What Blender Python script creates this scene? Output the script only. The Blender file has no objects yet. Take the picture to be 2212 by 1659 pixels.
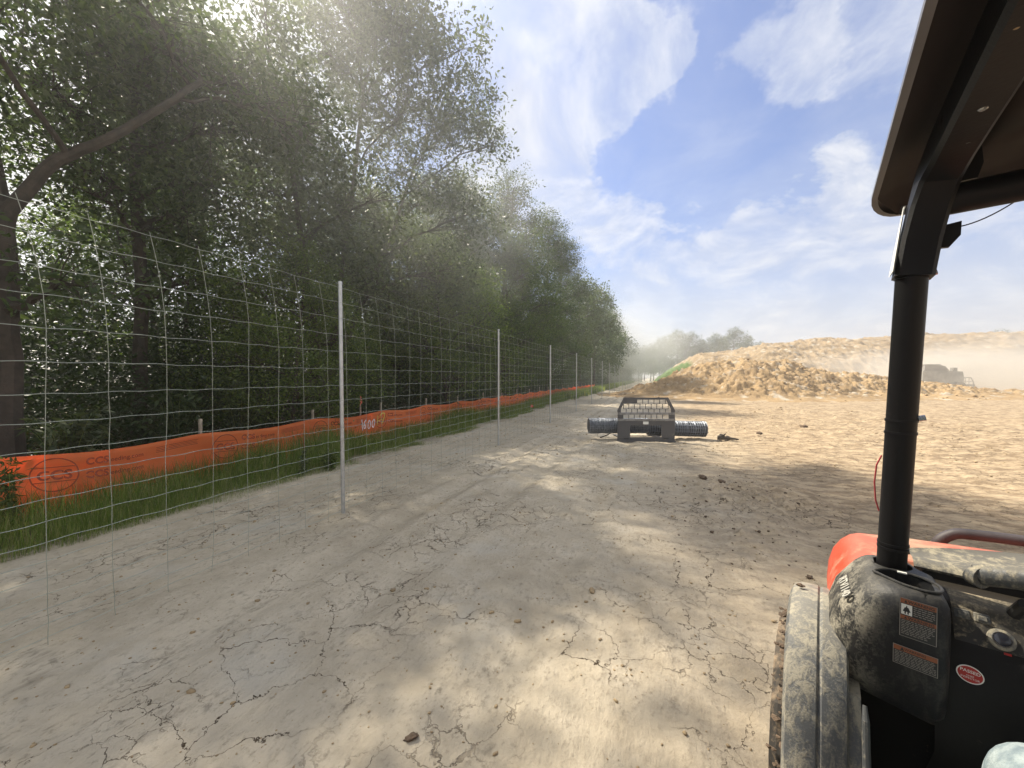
import bpy, bmesh, math, random
import numpy as np
from mathutils import Vector, Matrix
R=math.radians
rng=np.random.default_rng(7); random.seed(7)
scene=bpy.context.scene; col=scene.collection
# ---------------------------------------------------------------- camera, sky, sun, exposure
cam=bpy.data.cameras.new('camera'); camo=bpy.data.objects.new('camera',cam); col.objects.link(camo)
camo.location=(0,0,1.6); camo.rotation_euler=(R(90-1.05),0,R(19.9))
cam.sensor_width=36; cam.lens=13.752; cam.clip_start=.05; cam.clip_end=4000
scene.camera=camo
SUN_AZ=R(66); SUN_EL=R(48)            # azimuth counted from +Y towards -X
sdir=Vector((-math.sin(SUN_AZ)*math.cos(SUN_EL),math.cos(SUN_AZ)*math.cos(SUN_EL),math.sin(SUN_EL)))
sun=bpy.data.lights.new('sun','SUN'); sun.energy=5.0; sun.angle=R(.9); sun.color=(1,.91,.76)
suno=bpy.data.objects.new('sun',sun); col.objects.link(suno); suno.location=(-20,10,30)
suno.rotation_euler=sdir.to_track_quat('Z','Y').to_euler()
scene.view_settings.view_transform='Standard'; scene.view_settings.look='None'
scene.view_settings.exposure=.96; scene.view_settings.gamma=1
try: scene.view_settings.use_curve_mapping=False
except Exception: pass
scene.cycles.max_bounces=5; scene.cycles.diffuse_bounces=2; scene.cycles.glossy_bounces=2; scene.cycles.transmission_bounces=3; scene.cycles.transparent_max_bounces=8; scene.cycles.volume_bounces=1
scene.cycles.volume_step_rate=1.0

class NT:
    """tiny node-tree writer"""
    def __init__(s,tree): s.t=tree; s.n=tree.nodes; s.l=tree.links
    def node(s,kind,**kw):
        n=s.n.new(kind)
        for k,v in kw.items(): setattr(n,k,v)
        return n
    def put(s,sock,v):
        if v is None: return
        if isinstance(v,bpy.types.NodeSocket): s.l.new(v,sock)
        elif isinstance(v,(tuple,list)) and sock.type=='RGBA' and len(v)==3: sock.default_value=(*v,1)
        else: sock.default_value=v
    def math(s,op,a,b=None,c=None,clamp=False):
        n=s.node('ShaderNodeMath',operation=op,use_clamp=clamp)
        for i,v in enumerate((a,b,c)):
            if v is not None: s.put(n.inputs[i],v)
        return n.outputs[0]
    def vmath(s,op,a,b=None,out=0):
        n=s.node('ShaderNodeVectorMath',operation=op)
        s.put(n.inputs[0],a)
        if b is not None: s.put(n.inputs[1],b)
        return n.outputs[out]
    def sep(s,v): n=s.node('ShaderNodeSeparateXYZ'); s.put(n.inputs[0],v); return n.outputs
    def comb(s,x,y,z):
        n=s.node('ShaderNodeCombineXYZ')
        for i,v in enumerate((x,y,z)): s.put(n.inputs[i],v)
        return n.outputs[0]
    def noise(s,vec,scale,detail=4,rough=.55,dist=0,col=False):
        n=s.node('ShaderNodeTexNoise'); s.put(n.inputs['Vector'],vec)
        n.inputs['Scale'].default_value=scale; n.inputs['Detail'].default_value=detail
        n.inputs['Roughness'].default_value=rough; n.inputs['Distortion'].default_value=dist
        return n.outputs['Color' if col else 'Fac']
    def mapr(s,v,a,b,c=0.,d=1.,smooth=True):
        n=s.node('ShaderNodeMapRange',interpolation_type='SMOOTHSTEP' if smooth else 'LINEAR')
        for i,x in enumerate((v,a,b,c,d)): s.put(n.inputs[i],x)
        return n.outputs[0]
    def mix(s,f,a,b,mode='MIX'):
        n=s.node('ShaderNodeMix',data_type='RGBA',blend_type=mode)
        s.put(n.inputs[0],f); s.put(n.inputs[6],a); s.put(n.inputs[7],b); return n.outputs[2]
    def ramp(s,f,stops):
        n=s.node('ShaderNodeValToRGB'); s.put(n.inputs[0],f); e=n.color_ramp.elements
        while len(e)<len(stops): e.new(.5)
        for q,(p,c) in zip(e,stops): q.position=p; q.color=(*c,1)
        return n.outputs[0]
    def scalev(s,v,sx,sy,sz): return s.vmath('MULTIPLY',v,(sx,sy,sz))

F_=845.; PT=R(1.05); YW=R(19.9)
def ray(vx,vy):
    a=(vx-1106)/F_; b=-(vy-829.5)/F_
    f=math.cos(PT)+b*math.sin(PT); u=-math.sin(PT)+b*math.cos(PT)
    return Vector((-math.sin(YW)*f+math.cos(YW)*a, math.cos(YW)*f+math.sin(YW)*a, u))

w=bpy.data.worlds.new('World'); scene.world=w; w.use_nodes=True; T=NT(w.node_tree); T.n.clear()
sky=T.node('ShaderNodeTexSky',sky_type='NISHITA',sun_disc=False,sun_elevation=SUN_EL,sun_rotation=-SUN_AZ,
    air_density=1.15,dust_density=1.6,ozone_density=2.2,altitude=100)
tc=T.node('ShaderNodeTexCoord').outputs['Generated']
dr=T.vmath('NORMALIZE',tc); X,Y,Z=T.sep(dr)
zz=T.math('MAXIMUM',T.math('ADD',Z,.42),.2)
pl=T.comb(T.math('DIVIDE',X,zz),T.math('DIVIDE',Y,zz),0.)
wn=T.noise(pl,1.1,2,.5,0,True)
plw=T.vmath('ADD',pl,T.vmath('MULTIPLY',T.vmath('SUBTRACT',wn,(.5,.5,.5)),(.7,.7,.7)))
n1=T.noise(plw,3.0,7,.56,.2); n2=T.noise(plw,9.5,5,.62,.2); n3=T.noise(T.scalev(pl,1,1,1),.6,3,.5)
wn2=T.noise(pl,7.,5,.6,0,True); wn3=T.noise(dr,2.2,2,.5,0,True)
drw=T.vmath('ADD',dr,T.vmath('ADD',T.vmath('MULTIPLY',T.vmath('SUBTRACT',wn2,(.5,.5,.5)),(.22,.22,.22)),T.vmath('MULTIPLY',T.vmath('SUBTRACT',wn3,(.5,.5,.5)),(.20,.20,.20))))
drw=T.vmath('NORMALIZE',drw)
acc=None
# cloud banks as they stood in that sky: direction, angular size, weight
for (vx,vy,deg,wt) in [(1235,20,9,.75),(1300,110,9,.8),(1370,190,7,.6),(1190,255,8,.75),(1290,300,6,.55),(1080,400,8,.75),(1190,440,6,.6),(1340,520,6,.5),(1240,500,6,.4),
        (1690,160,5,.5),(1530,10,7,.4),(1700,590,10,.5),(1840,530,9,.5),(1620,640,9,.35),(1480,460,10,.25),(1420,610,8,.4),(1780,715,4,.6),(1500,700,12,.25),(2130,620,9,.35),(2200,560,9,.4),(1950,430,7,.3),
        (100,250,24,.9),(-300,300,25,.7),(600,-200,26,.8),(650,640,14,.6),(2600,-200,25,.4),(1900,20,9,.28)]:
    c=ray(vx,vy).normalized()
    d=T.vmath('DOT_PRODUCT',drw,tuple(c),1)
    g=T.mapr(d,math.cos(R(deg*1.25)),1.,0,wt)
    acc=g if acc is None else T.math('ADD',acc,g)
acc=T.math('MINIMUM',acc,.75)
sh=T.math('ADD',T.math('ADD',T.math('MULTIPLY',n1,.95),T.math('MULTIPLY',n2,.45)),acc)
cl=T.mapr(sh,1.02,1.78,0,.92)
thin=T.mapr(T.math('ADD',n1,T.math('MULTIPLY',n3,.7)),.62,1.10,0.03,.30)
hz=T.mapr(Z,.0,.40,.66,0.)
cl2=T.math('MAXIMUM',cl,T.math('ADD',thin,hz),clamp=True)
skyc=T.mix(1.,sky.outputs[0],(.86,1.0,1.36),'MULTIPLY')
cc=T.mix(T.mapr(n2,.35,.7),(5.6,5.95,6.7),(7.4,7.5,7.7))
# bright cloud added as fill in the unseen sky behind camera and round sun
bk=T.vmath('DOT_PRODUCT',dr,tuple(Vector((.55,-.62,.56)).normalized()),1); sn=T.vmath('DOT_PRODUCT',dr,tuple(Vector((-.8,.1,.6)).normalized()),1)
bright=T.math('MAXIMUM',T.mapr(bk,.0,.55),T.mapr(sn,.74,.95),clamp=True)
bright=T.math('MULTIPLY',bright,T.mapr(n1,.25,.5,.55,1.))
fin=T.mix(bright,T.mix(cl2,skyc,cc),(6.9,7.0,7.2))
bg=T.node('ShaderNodeBackground'); T.put(bg.inputs[0],fin); bg.inputs[1].default_value=.066
T.l.new(bg.outputs[0],T.node('ShaderNodeOutputWorld').inputs[0])

# ---------------------------------------------------------------- helpers
def tag(o,label=None,cat=None,group=None,kind=None):
    if label: o['label']=label
    if cat: o['category']=cat
    if group: o['group']=group
    if kind: o['kind']=kind
    return o
def empty(name,loc=(0,0,0),rz=0,**k):
    o=bpy.data.objects.new(name,None); col.objects.link(o); o.location=loc; o.rotation_euler=(0,0,rz)
    o.empty_display_size=.2; return tag(o,**k)
class MB:
    def __init__(s): s.v=[];s.f=[];s.m=[];s.n=0;s.uv=None
    def add(s,v,f,m=0):
        v=np.asarray(v,float).reshape(-1,3); s.v.append(v)
        for q in f: s.f.append(tuple(int(i)+s.n for i in q)); s.m.append(m)
        s.n+=len(v); return s
    def box(s,c,sz,m=0,rot=None,bev=0):
        if bev:
            bm=bmesh.new(); bmesh.ops.create_cube(bm,size=1)
            bmesh.ops.scale(bm,vec=sz,verts=bm.verts)
            bmesh.ops.bevel(bm,geom=bm.edges[:],offset=bev,segments=2,affect='EDGES',profile=.5)
            v=np.array([q.co for q in bm.verts]); f=[[q.index for q in p.verts] for p in bm.faces]; bm.free()
        else:
            a=[(-.5,-.5,-.5),(.5,-.5,-.5),(.5,.5,-.5),(-.5,.5,-.5),(-.5,-.5,.5),(.5,-.5,.5),(.5,.5,.5),(-.5,.5,.5)]
            v=np.array(a)*np.array(sz); f=[(0,3,2,1),(4,5,6,7),(0,1,5,4),(1,2,6,5),(2,3,7,6),(3,0,4,7)]
        if rot is not None: v=v@np.array(rot.to_3x3()).T
        return s.add(v+np.array(c),f,m)
    def tube(s,pts,r,n=8,m=0,caps=True,closed=False):
        pts=np.asarray(pts,float); k=len(pts); r=np.broadcast_to(np.asarray(r,float),(k,))
        t=np.gradient(pts,axis=0) if not closed else np.roll(pts,-1,0)-np.roll(pts,1,0)
        t/=np.linalg.norm(t,axis=1)[:,None]+1e-12
        up=np.array([0,0,1.]) if abs(t[0][2])<.9 else np.array([1.,0,0])
        u=np.cross(t[0],up); u/=np.linalg.norm(u); vs=[]
        for i in range(k):
            u=u-t[i]*np.dot(u,t[i]); u/=np.linalg.norm(u)+1e-12; w_=np.cross(t[i],u)
            a=np.arange(n)*2*np.pi/n
            vs.append(pts[i]+r[i]*(np.cos(a)[:,None]*u+np.sin(a)[:,None]*w_))
        f=[]
        for i in range(k if closed else k-1):
            j=(i+1)%k
            for q in range(n): f.append((i*n+q,i*n+(q+1)%n,j*n+(q+1)%n,j*n+q))
        if caps and not closed: f.append(tuple(range(n))[::-1]); f.append(tuple((k-1)*n+q for q in range(n)))
        return s.add(np.concatenate(vs),f,m)
    def rect_tube(s,pts,a,b,side,m=0):
        """rectangular section a (along side) by b"""
        pts=np.asarray(pts,float); k=len(pts); t=np.gradient(pts,axis=0); t/=np.linalg.norm(t,axis=1)[:,None]
        vs=[]; e=.22
        for i in range(k):
            u=np.array(side,float); u-=t[i]*np.dot(u,t[i]); u/=np.linalg.norm(u); w_=np.cross(t[i],u)
            for (p,q) in [(-1,-1+e),(-1+e,-1),(1-e,-1),(1,-1+e),(1,1-e),(1-e,1),(-1+e,1),(-1,1-e)]:
                vs.append(pts[i]+u*p*a/2+w_*q*b/2)
        f=[]
        for i in range(k-1):
            for q in range(8): f.append((i*8+q,i*8+(q+1)%8,(i+1)*8+(q+1)%8,(i+1)*8+q))
        f.append(tuple(range(8))[::-1]); f.append(tuple((k-1)*8+q for q in range(8)))
        return s.add(vs,f,m)
    def grid(s,P,m=0,closed_u=False):
        P=np.asarray(P,float); a,b=P.shape[:2]; f=[]
        for i in range(a if closed_u else a-1):
            for j in range(b-1): f.append((i*b+j,((i+1)%a)*b+j,((i+1)%a)*b+j+1,i*b+j+1))
        return s.add(P.reshape(-1,3),f,m)
    def prism(s,poly,d0,d1,axis=1,m=0):
        """2-D polygon extruded along an axis"""
        n=len(poly); v=[]
        for d in (d0,d1):
            for (a,b) in poly:
                v.append({0:(d,a,b),1:(a,d,b),2:(a,b,d)}[axis])
        f=[tuple(range(n)),tuple(range(n,2*n))[::-1]]+[(i,i+n,(i+1)%n+n,(i+1)%n) for i in range(n)]
        return s.add(v,f,m)
    def build(s,name,mats,parent=None,smooth=False,mods=None):
        me=bpy.data.meshes.new(name); v=np.concatenate(s.v)
        me.from_pydata([tuple(p) for p in v],[],s.f)
        if not isinstance(mats,(list,tuple)): mats=[mats]
        for q in mats: me.materials.append(q)
        if len(mats)>1: me.polygons.foreach_set('material_index',s.m)
        bm=bmesh.new(); bm.from_mesh(me); bmesh.ops.recalc_face_normals(bm,faces=bm.faces); bm.to_mesh(me); bm.free()
        if smooth:
            me.polygons.foreach_set('use_smooth',[True]*len(me.polygons))
            try: me.set_sharp_from_angle(angle=R(40))
            except Exception: pass
        me.update()
        o=bpy.data.objects.new(name,me); col.objects.link(o)
        if parent: o.parent=parent
        return o
def fastmesh(name,V,faces,mat,smooth=False):
    """V (n,3), faces (m,k) numpy"""
    me=bpy.data.meshes.new(name); k=faces.shape[1]
    me.vertices.add(len(V)); me.vertices.foreach_set('co',np.ascontiguousarray(V,dtype=np.float32).ravel())
    me.loops.add(faces.size); me.loops.foreach_set('vertex_index',faces.astype(np.int32).ravel())
    me.polygons.add(len(faces)); me.polygons.foreach_set('loop_start',np.arange(0,faces.size,k,dtype=np.int32))
    me.polygons.foreach_set('loop_total',np.full(len(faces),k,dtype=np.int32))
    if smooth: me.polygons.foreach_set('use_smooth',np.ones(len(faces),dtype=bool))
    me.update(calc_edges=True); me.validate()
    if mat: me.materials.append(mat)
    return me
def link(name,me,parent=None):
    o=bpy.data.objects.new(name,me); col.objects.link(o)
    if parent: o.parent=parent
    return o
def copy_tree(o,parent=None):
    c=o.copy(); col.objects.link(c); c.parent=parent
    for ch in list(o.children): copy_tree(ch,c)
    return c
def text_mesh(txt,size,depth=0.0,spacing=1.0,bold=0.0):
    cu=bpy.data.curves.new('lettering','FONT'); cu.body=txt; cu.size=size; cu.extrude=depth; cu.space_character=spacing
    cu.align_x='CENTER'; cu.align_y='CENTER'; cu.offset=bold; cu.resolution_u=3
    o=bpy.data.objects.new('lettering',cu); col.objects.link(o)
    dg=bpy.context.evaluated_depsgraph_get(); me=bpy.data.meshes.new_from_object(o.evaluated_get(dg))
    v=np.array([q.co for q in me.vertices]).reshape(-1,3); f=[tuple(p.vertices) for p in me.polygons]
    bpy.data.objects.remove(o); bpy.data.curves.remove(cu); bpy.data.meshes.remove(me)
    return v,f
def perm(seed): return np.random.default_rng(seed).permutation(512)
def vnoise(x,y,seed=0):
    p=perm(seed); xi=np.floor(x).astype(int); yi=np.floor(y).astype(int); xf=x-xi; yf=y-yi
    h=lambda a,b:p[(p[a&511]+b)&511]/511.
    u=xf*xf*xf*(xf*(xf*6-15)+10); v=yf*yf*yf*(yf*(yf*6-15)+10)
    return ((h(xi,yi)*(1-u)+h(xi+1,yi)*u)*(1-v)+(h(xi,yi+1)*(1-u)+h(xi+1,yi+1)*u)*v)*2-1
def fbm(x,y,o=4,seed=0,g=.5):
    s=0;a=1;t=0
    for i in range(o): s=s+a*vnoise(x*2**i+17.3*i,y*2**i-9.1*i,seed+i); t+=a; a*=g
    return s/t
def sstep(x,a,b): t=np.clip((x-a)/(b-a),0,1); return t*t*(3-2*t)

# ---------------------------------------------------------------- materials
def mat(name):
    m=bpy.data.materials.new(name); m.use_nodes=True; t=NT(m.node_tree)
    return m,t,t.n['Principled BSDF']
def simple(name,c,rough=.6,metal=0,var=.15,scale=8,bump=0,c2=None,spec=.5):
    m,t,b=mat(name); co=t.node('ShaderNodeTexCoord').outputs['Object']
    n=t.noise(co,scale,6,.6)
    t.put(b.inputs['Base Color'],t.mix(t.mapr(n,.3,.7),tuple(x*(1-var) for x in c),c2 or tuple(min(1,x*(1+var)) for x in c)))
    t.put(b.inputs['Roughness'],t.mapr(n,.2,.8,rough*.85,min(1,rough*1.15))); b.inputs['Metallic'].default_value=metal
    b.inputs['Specular IOR Level'].default_value=spec
    if bump:
        bn=t.node('ShaderNodeBump'); bn.inputs['Strength'].default_value=bump; bn.inputs['Distance'].default_value=.01
        t.put(bn.inputs['Height'],t.noise(co,scale*6,4,.6)); t.l.new(bn.outputs[0],b.inputs['Normal'])
    return m
def dusty(name,c,dust=(.36,.30,.20),amount=.5,rough=.5,scale=14,streak=(1,1,.35),side=None,spec=.5):
    """paint or plastic with dried mud dust and splashes on it"""
    m,t,b=mat(name); co=t.node('ShaderNodeTexCoord').outputs['Object']
    co2=t.scalev(co,*streak)
    a=t.noise(co2,scale,8,.68,.6); bb=t.noise(co,scale*5,5,.7); cpat=t.noise(co,scale*.3,3,.5)
    s=t.math('ADD',t.math('ADD',t.math('MULTIPLY',a,.9),t.math('MULTIPLY',bb,.5)),t.math('MULTIPLY',cpat,.5))
    f=t.mapr(s,1.18-amount*.42,1.32-amount*.25,.05*amount,.85)
    up=t.sep(t.node('ShaderNodeNewGeometry').outputs['Normal'])[2]
    f=t.math('ADD',f,t.mapr(up,.5,1,0,.45*amount),clamp=True)
    if side: f=t.math('MULTIPLY',f,t.mapr(t.math('ADD',t.sep(co)[0],t.math('MULTIPLY',t.math('SUBTRACT',a,.5),.12)),side[0],side[1],1.,side[2]))
    b.inputs['Specular IOR Level'].default_value=spec
    t.put(b.inputs['Base Color'],t.mix(f,c,dust)); t.put(b.inputs['Roughness'],t.math('ADD',t.math('MULTIPLY',f,.85-rough),rough))
    bn=t.node('ShaderNodeBump'); bn.inputs['Strength'].default_value=.35; bn.inputs['Distance'].default_value=.003
    t.put(bn.inputs['Height'],t.math('ADD',f,t.math('MULTIPLY',bb,.5))); t.l.new(bn.outputs[0],b.inputs['Normal'])
    return m
def leafmat(name,cols,trans=.35):
    m,t,b=mat(name); g=t.node('ShaderNodeNewGeometry').outputs['Random Per Island']
    c=t.ramp(g,[(i/(len(cols)-1),q) for i,q in enumerate(cols)])
    oi=t.node('ShaderNodeObjectInfo').outputs['Random']
    c=t.mix(t.mapr(oi,0,1,0,.5,False),c,(.034,.066,.016),'MIX')
    t.put(b.inputs['Base Color'],c); b.inputs['Roughness'].default_value=.5; b.inputs['Specular IOR Level'].default_value=.3
    tr=t.node('ShaderNodeBsdfTranslucent'); t.put(tr.inputs[0],t.mix(1.,c,(1.5,1.7,.7),'MULTIPLY'))
    mx=t.node('ShaderNodeMixShader'); mx.inputs[0].default_value=trans
    t.l.new(b.outputs[0],mx.inputs[1]); t.l.new(tr.outputs[0],mx.inputs[2]); t.l.new(mx.outputs[0],t.n['Material Output'].inputs[0])
    return m
LEAF_A=leafmat('leaf_dark_green',[(.042,.060,.034),(.066,.088,.046),(.092,.116,.060),(.13,.155,.085)],.38)
LEAF_B=leafmat('leaf_fresh_green',[(.052,.080,.026),(.080,.116,.036),(.115,.155,.046),(.165,.20,.06)],.42)
LEAF_C=leafmat('leaf_grey_green',[(.048,.062,.038),(.072,.09,.053),(.10,.122,.067),(.135,.16,.09)],.34)
LEAF_SHADED=leafmat('leaf_shaded_green',[(.022,.032,.018),(.036,.050,.026),(.055,.072,.038)],.22)  # shade inside the wood is put into this darker leaf colour
GRASS=leafmat('grass_blade',[(.08,.13,.025),(.14,.22,.035),(.21,.30,.055),(.32,.34,.12),(.48,.42,.24)],.42)
BARK=simple('bark',(.055,.045,.036),.9,0,.35,6,.8)
GALV=simple('galvanised_steel',(.50,.51,.52),.42,.75,.12,12)
WIRE=simple('galvanised_wire',(.36,.39,.34),.5,.55,.1,20)
WOOD=simple('weathered_stake_wood',(.36,.31,.25),.85,0,.3,9,.4)
BLACKS=dusty('black_pillar_paint',(.006,.006,.007),(.055,.048,.043),.15,.45,18,(1,1,.5),None,.25)
PLAST=dusty('grey_black_plastic',(.045,.050,.055),(.36,.32,.23),.62,.45,16,(1.6,1.6,.4))
PLASTD=dusty('dark_dash_plastic',(.008,.008,.008),(.17,.135,.09),.22,.5,16,(1,1,.6),None,.22)
PODM=dusty('pod_plastic',(.013,.014,.016),(.36,.33,.26),.72,.45,36,(1.5,1.5,.45),(.05,.13,.10),.3)  # dust on the outer side; thinned inward to paint the rear face's shade
FENDM=dusty('muddy_fender_plastic',(.085,.092,.10),(.34,.31,.24),.80,.6,38,(1.5,1.5,.55))
REDM=dusty('orange_red_paint',(.50,.05,.018),(.42,.26,.17),.60,.4,5,(1,1,1))
ROOFM=dusty('roof_liner_plastic',(.022,.018,.017),(.10,.078,.062),.35,.8,3.5,(1,1,1),None,.2)
TYREM=dusty('tyre_rubber',(.02,.019,.018),(.27,.20,.13),.8,.8,12,(1,1,1))
STEEL=dusty('worn_dark_steel',(.07,.07,.075),(.26,.23,.18),.3,.45,7,(1,1,1))
STEELT=simple('scuffed_steel_edge',(.22,.22,.22),.4,.5,.3,14)
ROLLW=simple('rolled_wire_mesh',(.30,.325,.37),.45,.6,.2,20)
ROLLD=simple('rolled_wire_core',(.07,.075,.085),.7,.3,.6,30,.6)
MUD=simple('dark_wet_mud',(.13,.09,.06),.95,0,.35,14,1.)
CLOD=simple('dry_clay_clod',(.36,.27,.16),.95,0,.25,10,1.,None)
SILTM,_t,_b=mat('orange_silt_fabric')
_co=_t.node('ShaderNodeTexCoord').outputs['Object']
_c=_t.mix(_t.mapr(_t.noise(_t.scalev(_co,1,.5,6),3,5,.6),.3,.7),(.92,.27,.085),(.96,.35,.12)); _c=_t.mix(_t.mapr(_t.noise(_co,5,6,.7),.56,.72,0,.45),_c,(.55,.30,.16))
_t.put(_b.inputs['Base Color'],_c); _b.inputs['Roughness'].default_value=.6
_tr=_t.node('ShaderNodeBsdfTranslucent'); _t.put(_tr.inputs[0],(.9,.22,.06)); _mx=_t.node('ShaderNodeMixShader'); _mx.inputs[0].default_value=.6
_t.l.new(_b.outputs[0],_mx.inputs[1]); _t.l.new(_tr.outputs[0],_mx.inputs[2]); _t.l.new(_mx.outputs[0],_t.n['Material Output'].inputs[0])
PRINT=simple('faded_dark_print',(.34,.07,.03),.8); PAINTW=simple('white_spray_paint',(.8,.78,.78),.8,0,.05)
PAINTY=simple('yellow_spray_paint',(.8,.62,.12),.8,0,.05)
JEANS=simple('faded_blue_denim',(.20,.27,.31),.9,0,.25,30,.6,(.36,.42,.43))
SHIRT=simple('grey_work_shirt',(.22,.23,.24),.9); SKIN=simple('skin',(.5,.3,.2),.6); HAIR=simple('brown_hair',(.06,.04,.03),.8); BOOT=simple('brown_boot_leather',(.13,.08,.05),.7)
WHITEM=simple('white_label',(.75,.75,.70),.5,0,.05); ORANGL=simple('label_orange',(.26,.085,.035),.5,0,.05)
LBLK=simple('label_black',(.02,.02,.02),.4,0,.05); LGREY=simple('label_lettering',(.27,.25,.22),.5,0,.05); LRED=simple('sticker_red',(.38,.02,.015),.45,0,.05)
GLOSS=simple('glossy_black_knob',(.02,.022,.03),.15,0,.1); CHROME=simple('satin_ring',(.38,.39,.4),.25,.9,.05)
REDW=simple('red_wire_sheath',(.45,.05,.06),.5)
FLAGM=simple('pink_marking_flag',(.85,.18,.12),.6)

def dirtmat(name,base=((.40,.345,.26),(.555,.49,.385)),cracks=True,fine=1.,rel=1.,wood=False,grassx=False):
    m,t,b=mat(name); co=t.node('ShaderNodeTexCoord').outputs['Object']
    big=t.noise(co,.35,5,.6); med=t.noise(co,3.2,7,.62); st=t.noise(t.scalev(co,5,1.1,1),1.4,6,.65); fi=t.noise(t.scalev(co,1,.62,1),30*fine,7,.72)
    fk=t.noise(t.scalev(co,19*fine,13*fine,1),1.,8,.74); fm2=t.noise(co,1.9,4,.6); fk=t.math('MULTIPLY',t.mapr(fk,.52,.74),t.mapr(fm2,.46,.62,.08,1.))
    v=t.math('ADD',t.math('MULTIPLY',big,.5),t.math('MULTIPLY',med,.5))
    c=t.mix(t.mapr(v,.36,.64),base[0],base[1])
    c=t.mix(t.mapr(t.math('ADD',t.math('MULTIPLY',st,.6),t.math('MULTIPLY',med,.4)),.54,.72,0,.75),c,tuple(x*.55 for x in base[0]))  # damp darker soil patches
    c=t.mix(t.mapr(t.math('ADD',t.math('MULTIPLY',fi,.7),t.math('MULTIPLY',med,.3)),.50,.68,0,.62),c,tuple(x*.42 for x in base[0]))
    c=t.mix(t.mapr(t.noise(co,1.1,5,.6),.52,.72,0,.8),c,(.49,.455,.385))
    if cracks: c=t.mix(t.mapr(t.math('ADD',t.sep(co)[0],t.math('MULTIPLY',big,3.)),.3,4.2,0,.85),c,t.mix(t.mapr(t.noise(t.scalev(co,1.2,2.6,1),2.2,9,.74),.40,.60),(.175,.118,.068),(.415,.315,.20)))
    c=t.mix(t.math('MULTIPLY',fk,.38),c,tuple(x*.42 for x in base[0]))
    h=t.math('ADD',t.math('MULTIPLY',med,.5*rel),t.math('ADD',t.math('MULTIPLY',st,.35*rel),t.math('SUBTRACT',t.math('MULTIPLY',fi,.34),t.math('MULTIPLY',fk,.14))))
    if cracks:
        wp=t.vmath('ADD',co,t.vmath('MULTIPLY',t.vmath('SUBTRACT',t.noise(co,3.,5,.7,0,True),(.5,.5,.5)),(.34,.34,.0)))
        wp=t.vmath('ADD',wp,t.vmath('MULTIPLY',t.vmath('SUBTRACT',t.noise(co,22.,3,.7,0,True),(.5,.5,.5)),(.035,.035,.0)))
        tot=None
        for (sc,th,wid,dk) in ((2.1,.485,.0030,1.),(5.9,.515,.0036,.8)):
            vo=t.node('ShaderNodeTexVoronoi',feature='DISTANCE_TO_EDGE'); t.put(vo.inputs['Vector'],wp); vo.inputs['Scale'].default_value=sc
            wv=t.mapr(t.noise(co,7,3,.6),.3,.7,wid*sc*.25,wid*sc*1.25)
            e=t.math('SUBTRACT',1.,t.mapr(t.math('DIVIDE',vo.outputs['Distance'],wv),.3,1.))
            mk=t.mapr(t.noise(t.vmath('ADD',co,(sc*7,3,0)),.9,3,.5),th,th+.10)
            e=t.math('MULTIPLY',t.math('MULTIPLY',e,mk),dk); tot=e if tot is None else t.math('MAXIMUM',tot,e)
        c=t.mix(tot,c,(.085,.062,.04)); h=t.math('SUBTRACT',h,t.math('MULTIPLY',tot,.55))  # shade inside the cracks painted as a darker colour
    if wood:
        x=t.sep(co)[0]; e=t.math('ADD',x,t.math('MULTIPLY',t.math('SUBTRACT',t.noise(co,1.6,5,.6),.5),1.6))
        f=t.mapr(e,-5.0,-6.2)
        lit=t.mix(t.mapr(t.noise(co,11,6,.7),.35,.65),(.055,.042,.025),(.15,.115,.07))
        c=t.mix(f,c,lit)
    if grassx:
        at_=t.node('ShaderNodeAttribute',attribute_name='green').outputs['Fac']
        gg=t.mix(t.mapr(t.noise(co,3,6,.7),.3,.7),(.06,.11,.025),(.12,.18,.05))
        c=t.mix(at_,c,gg)
    t.put(b.inputs['Base Color'],c); b.inputs['Roughness'].default_value=.95; b.inputs['Specular IOR Level'].default_value=.15
    bn=t.node('ShaderNodeBump'); bn.inputs['Strength'].default_value=.9; bn.inputs['Distance'].default_value=.04
    t.put(bn.inputs['Height'],h); t.l.new(bn.outputs[0],b.inputs['Normal'])
    return m
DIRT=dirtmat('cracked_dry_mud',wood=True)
CLAY=dirtmat('tan_clay_spoil',base=((.24,.165,.09),(.39,.275,.15)),cracks=False,fine=.35,rel=2.0)
CLAYF=dirtmat('pale_stockpile_clay',base=((.23,.165,.095),(.36,.27,.165)),cracks=False,fine=.15,rel=2.2,grassx=True)

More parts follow.
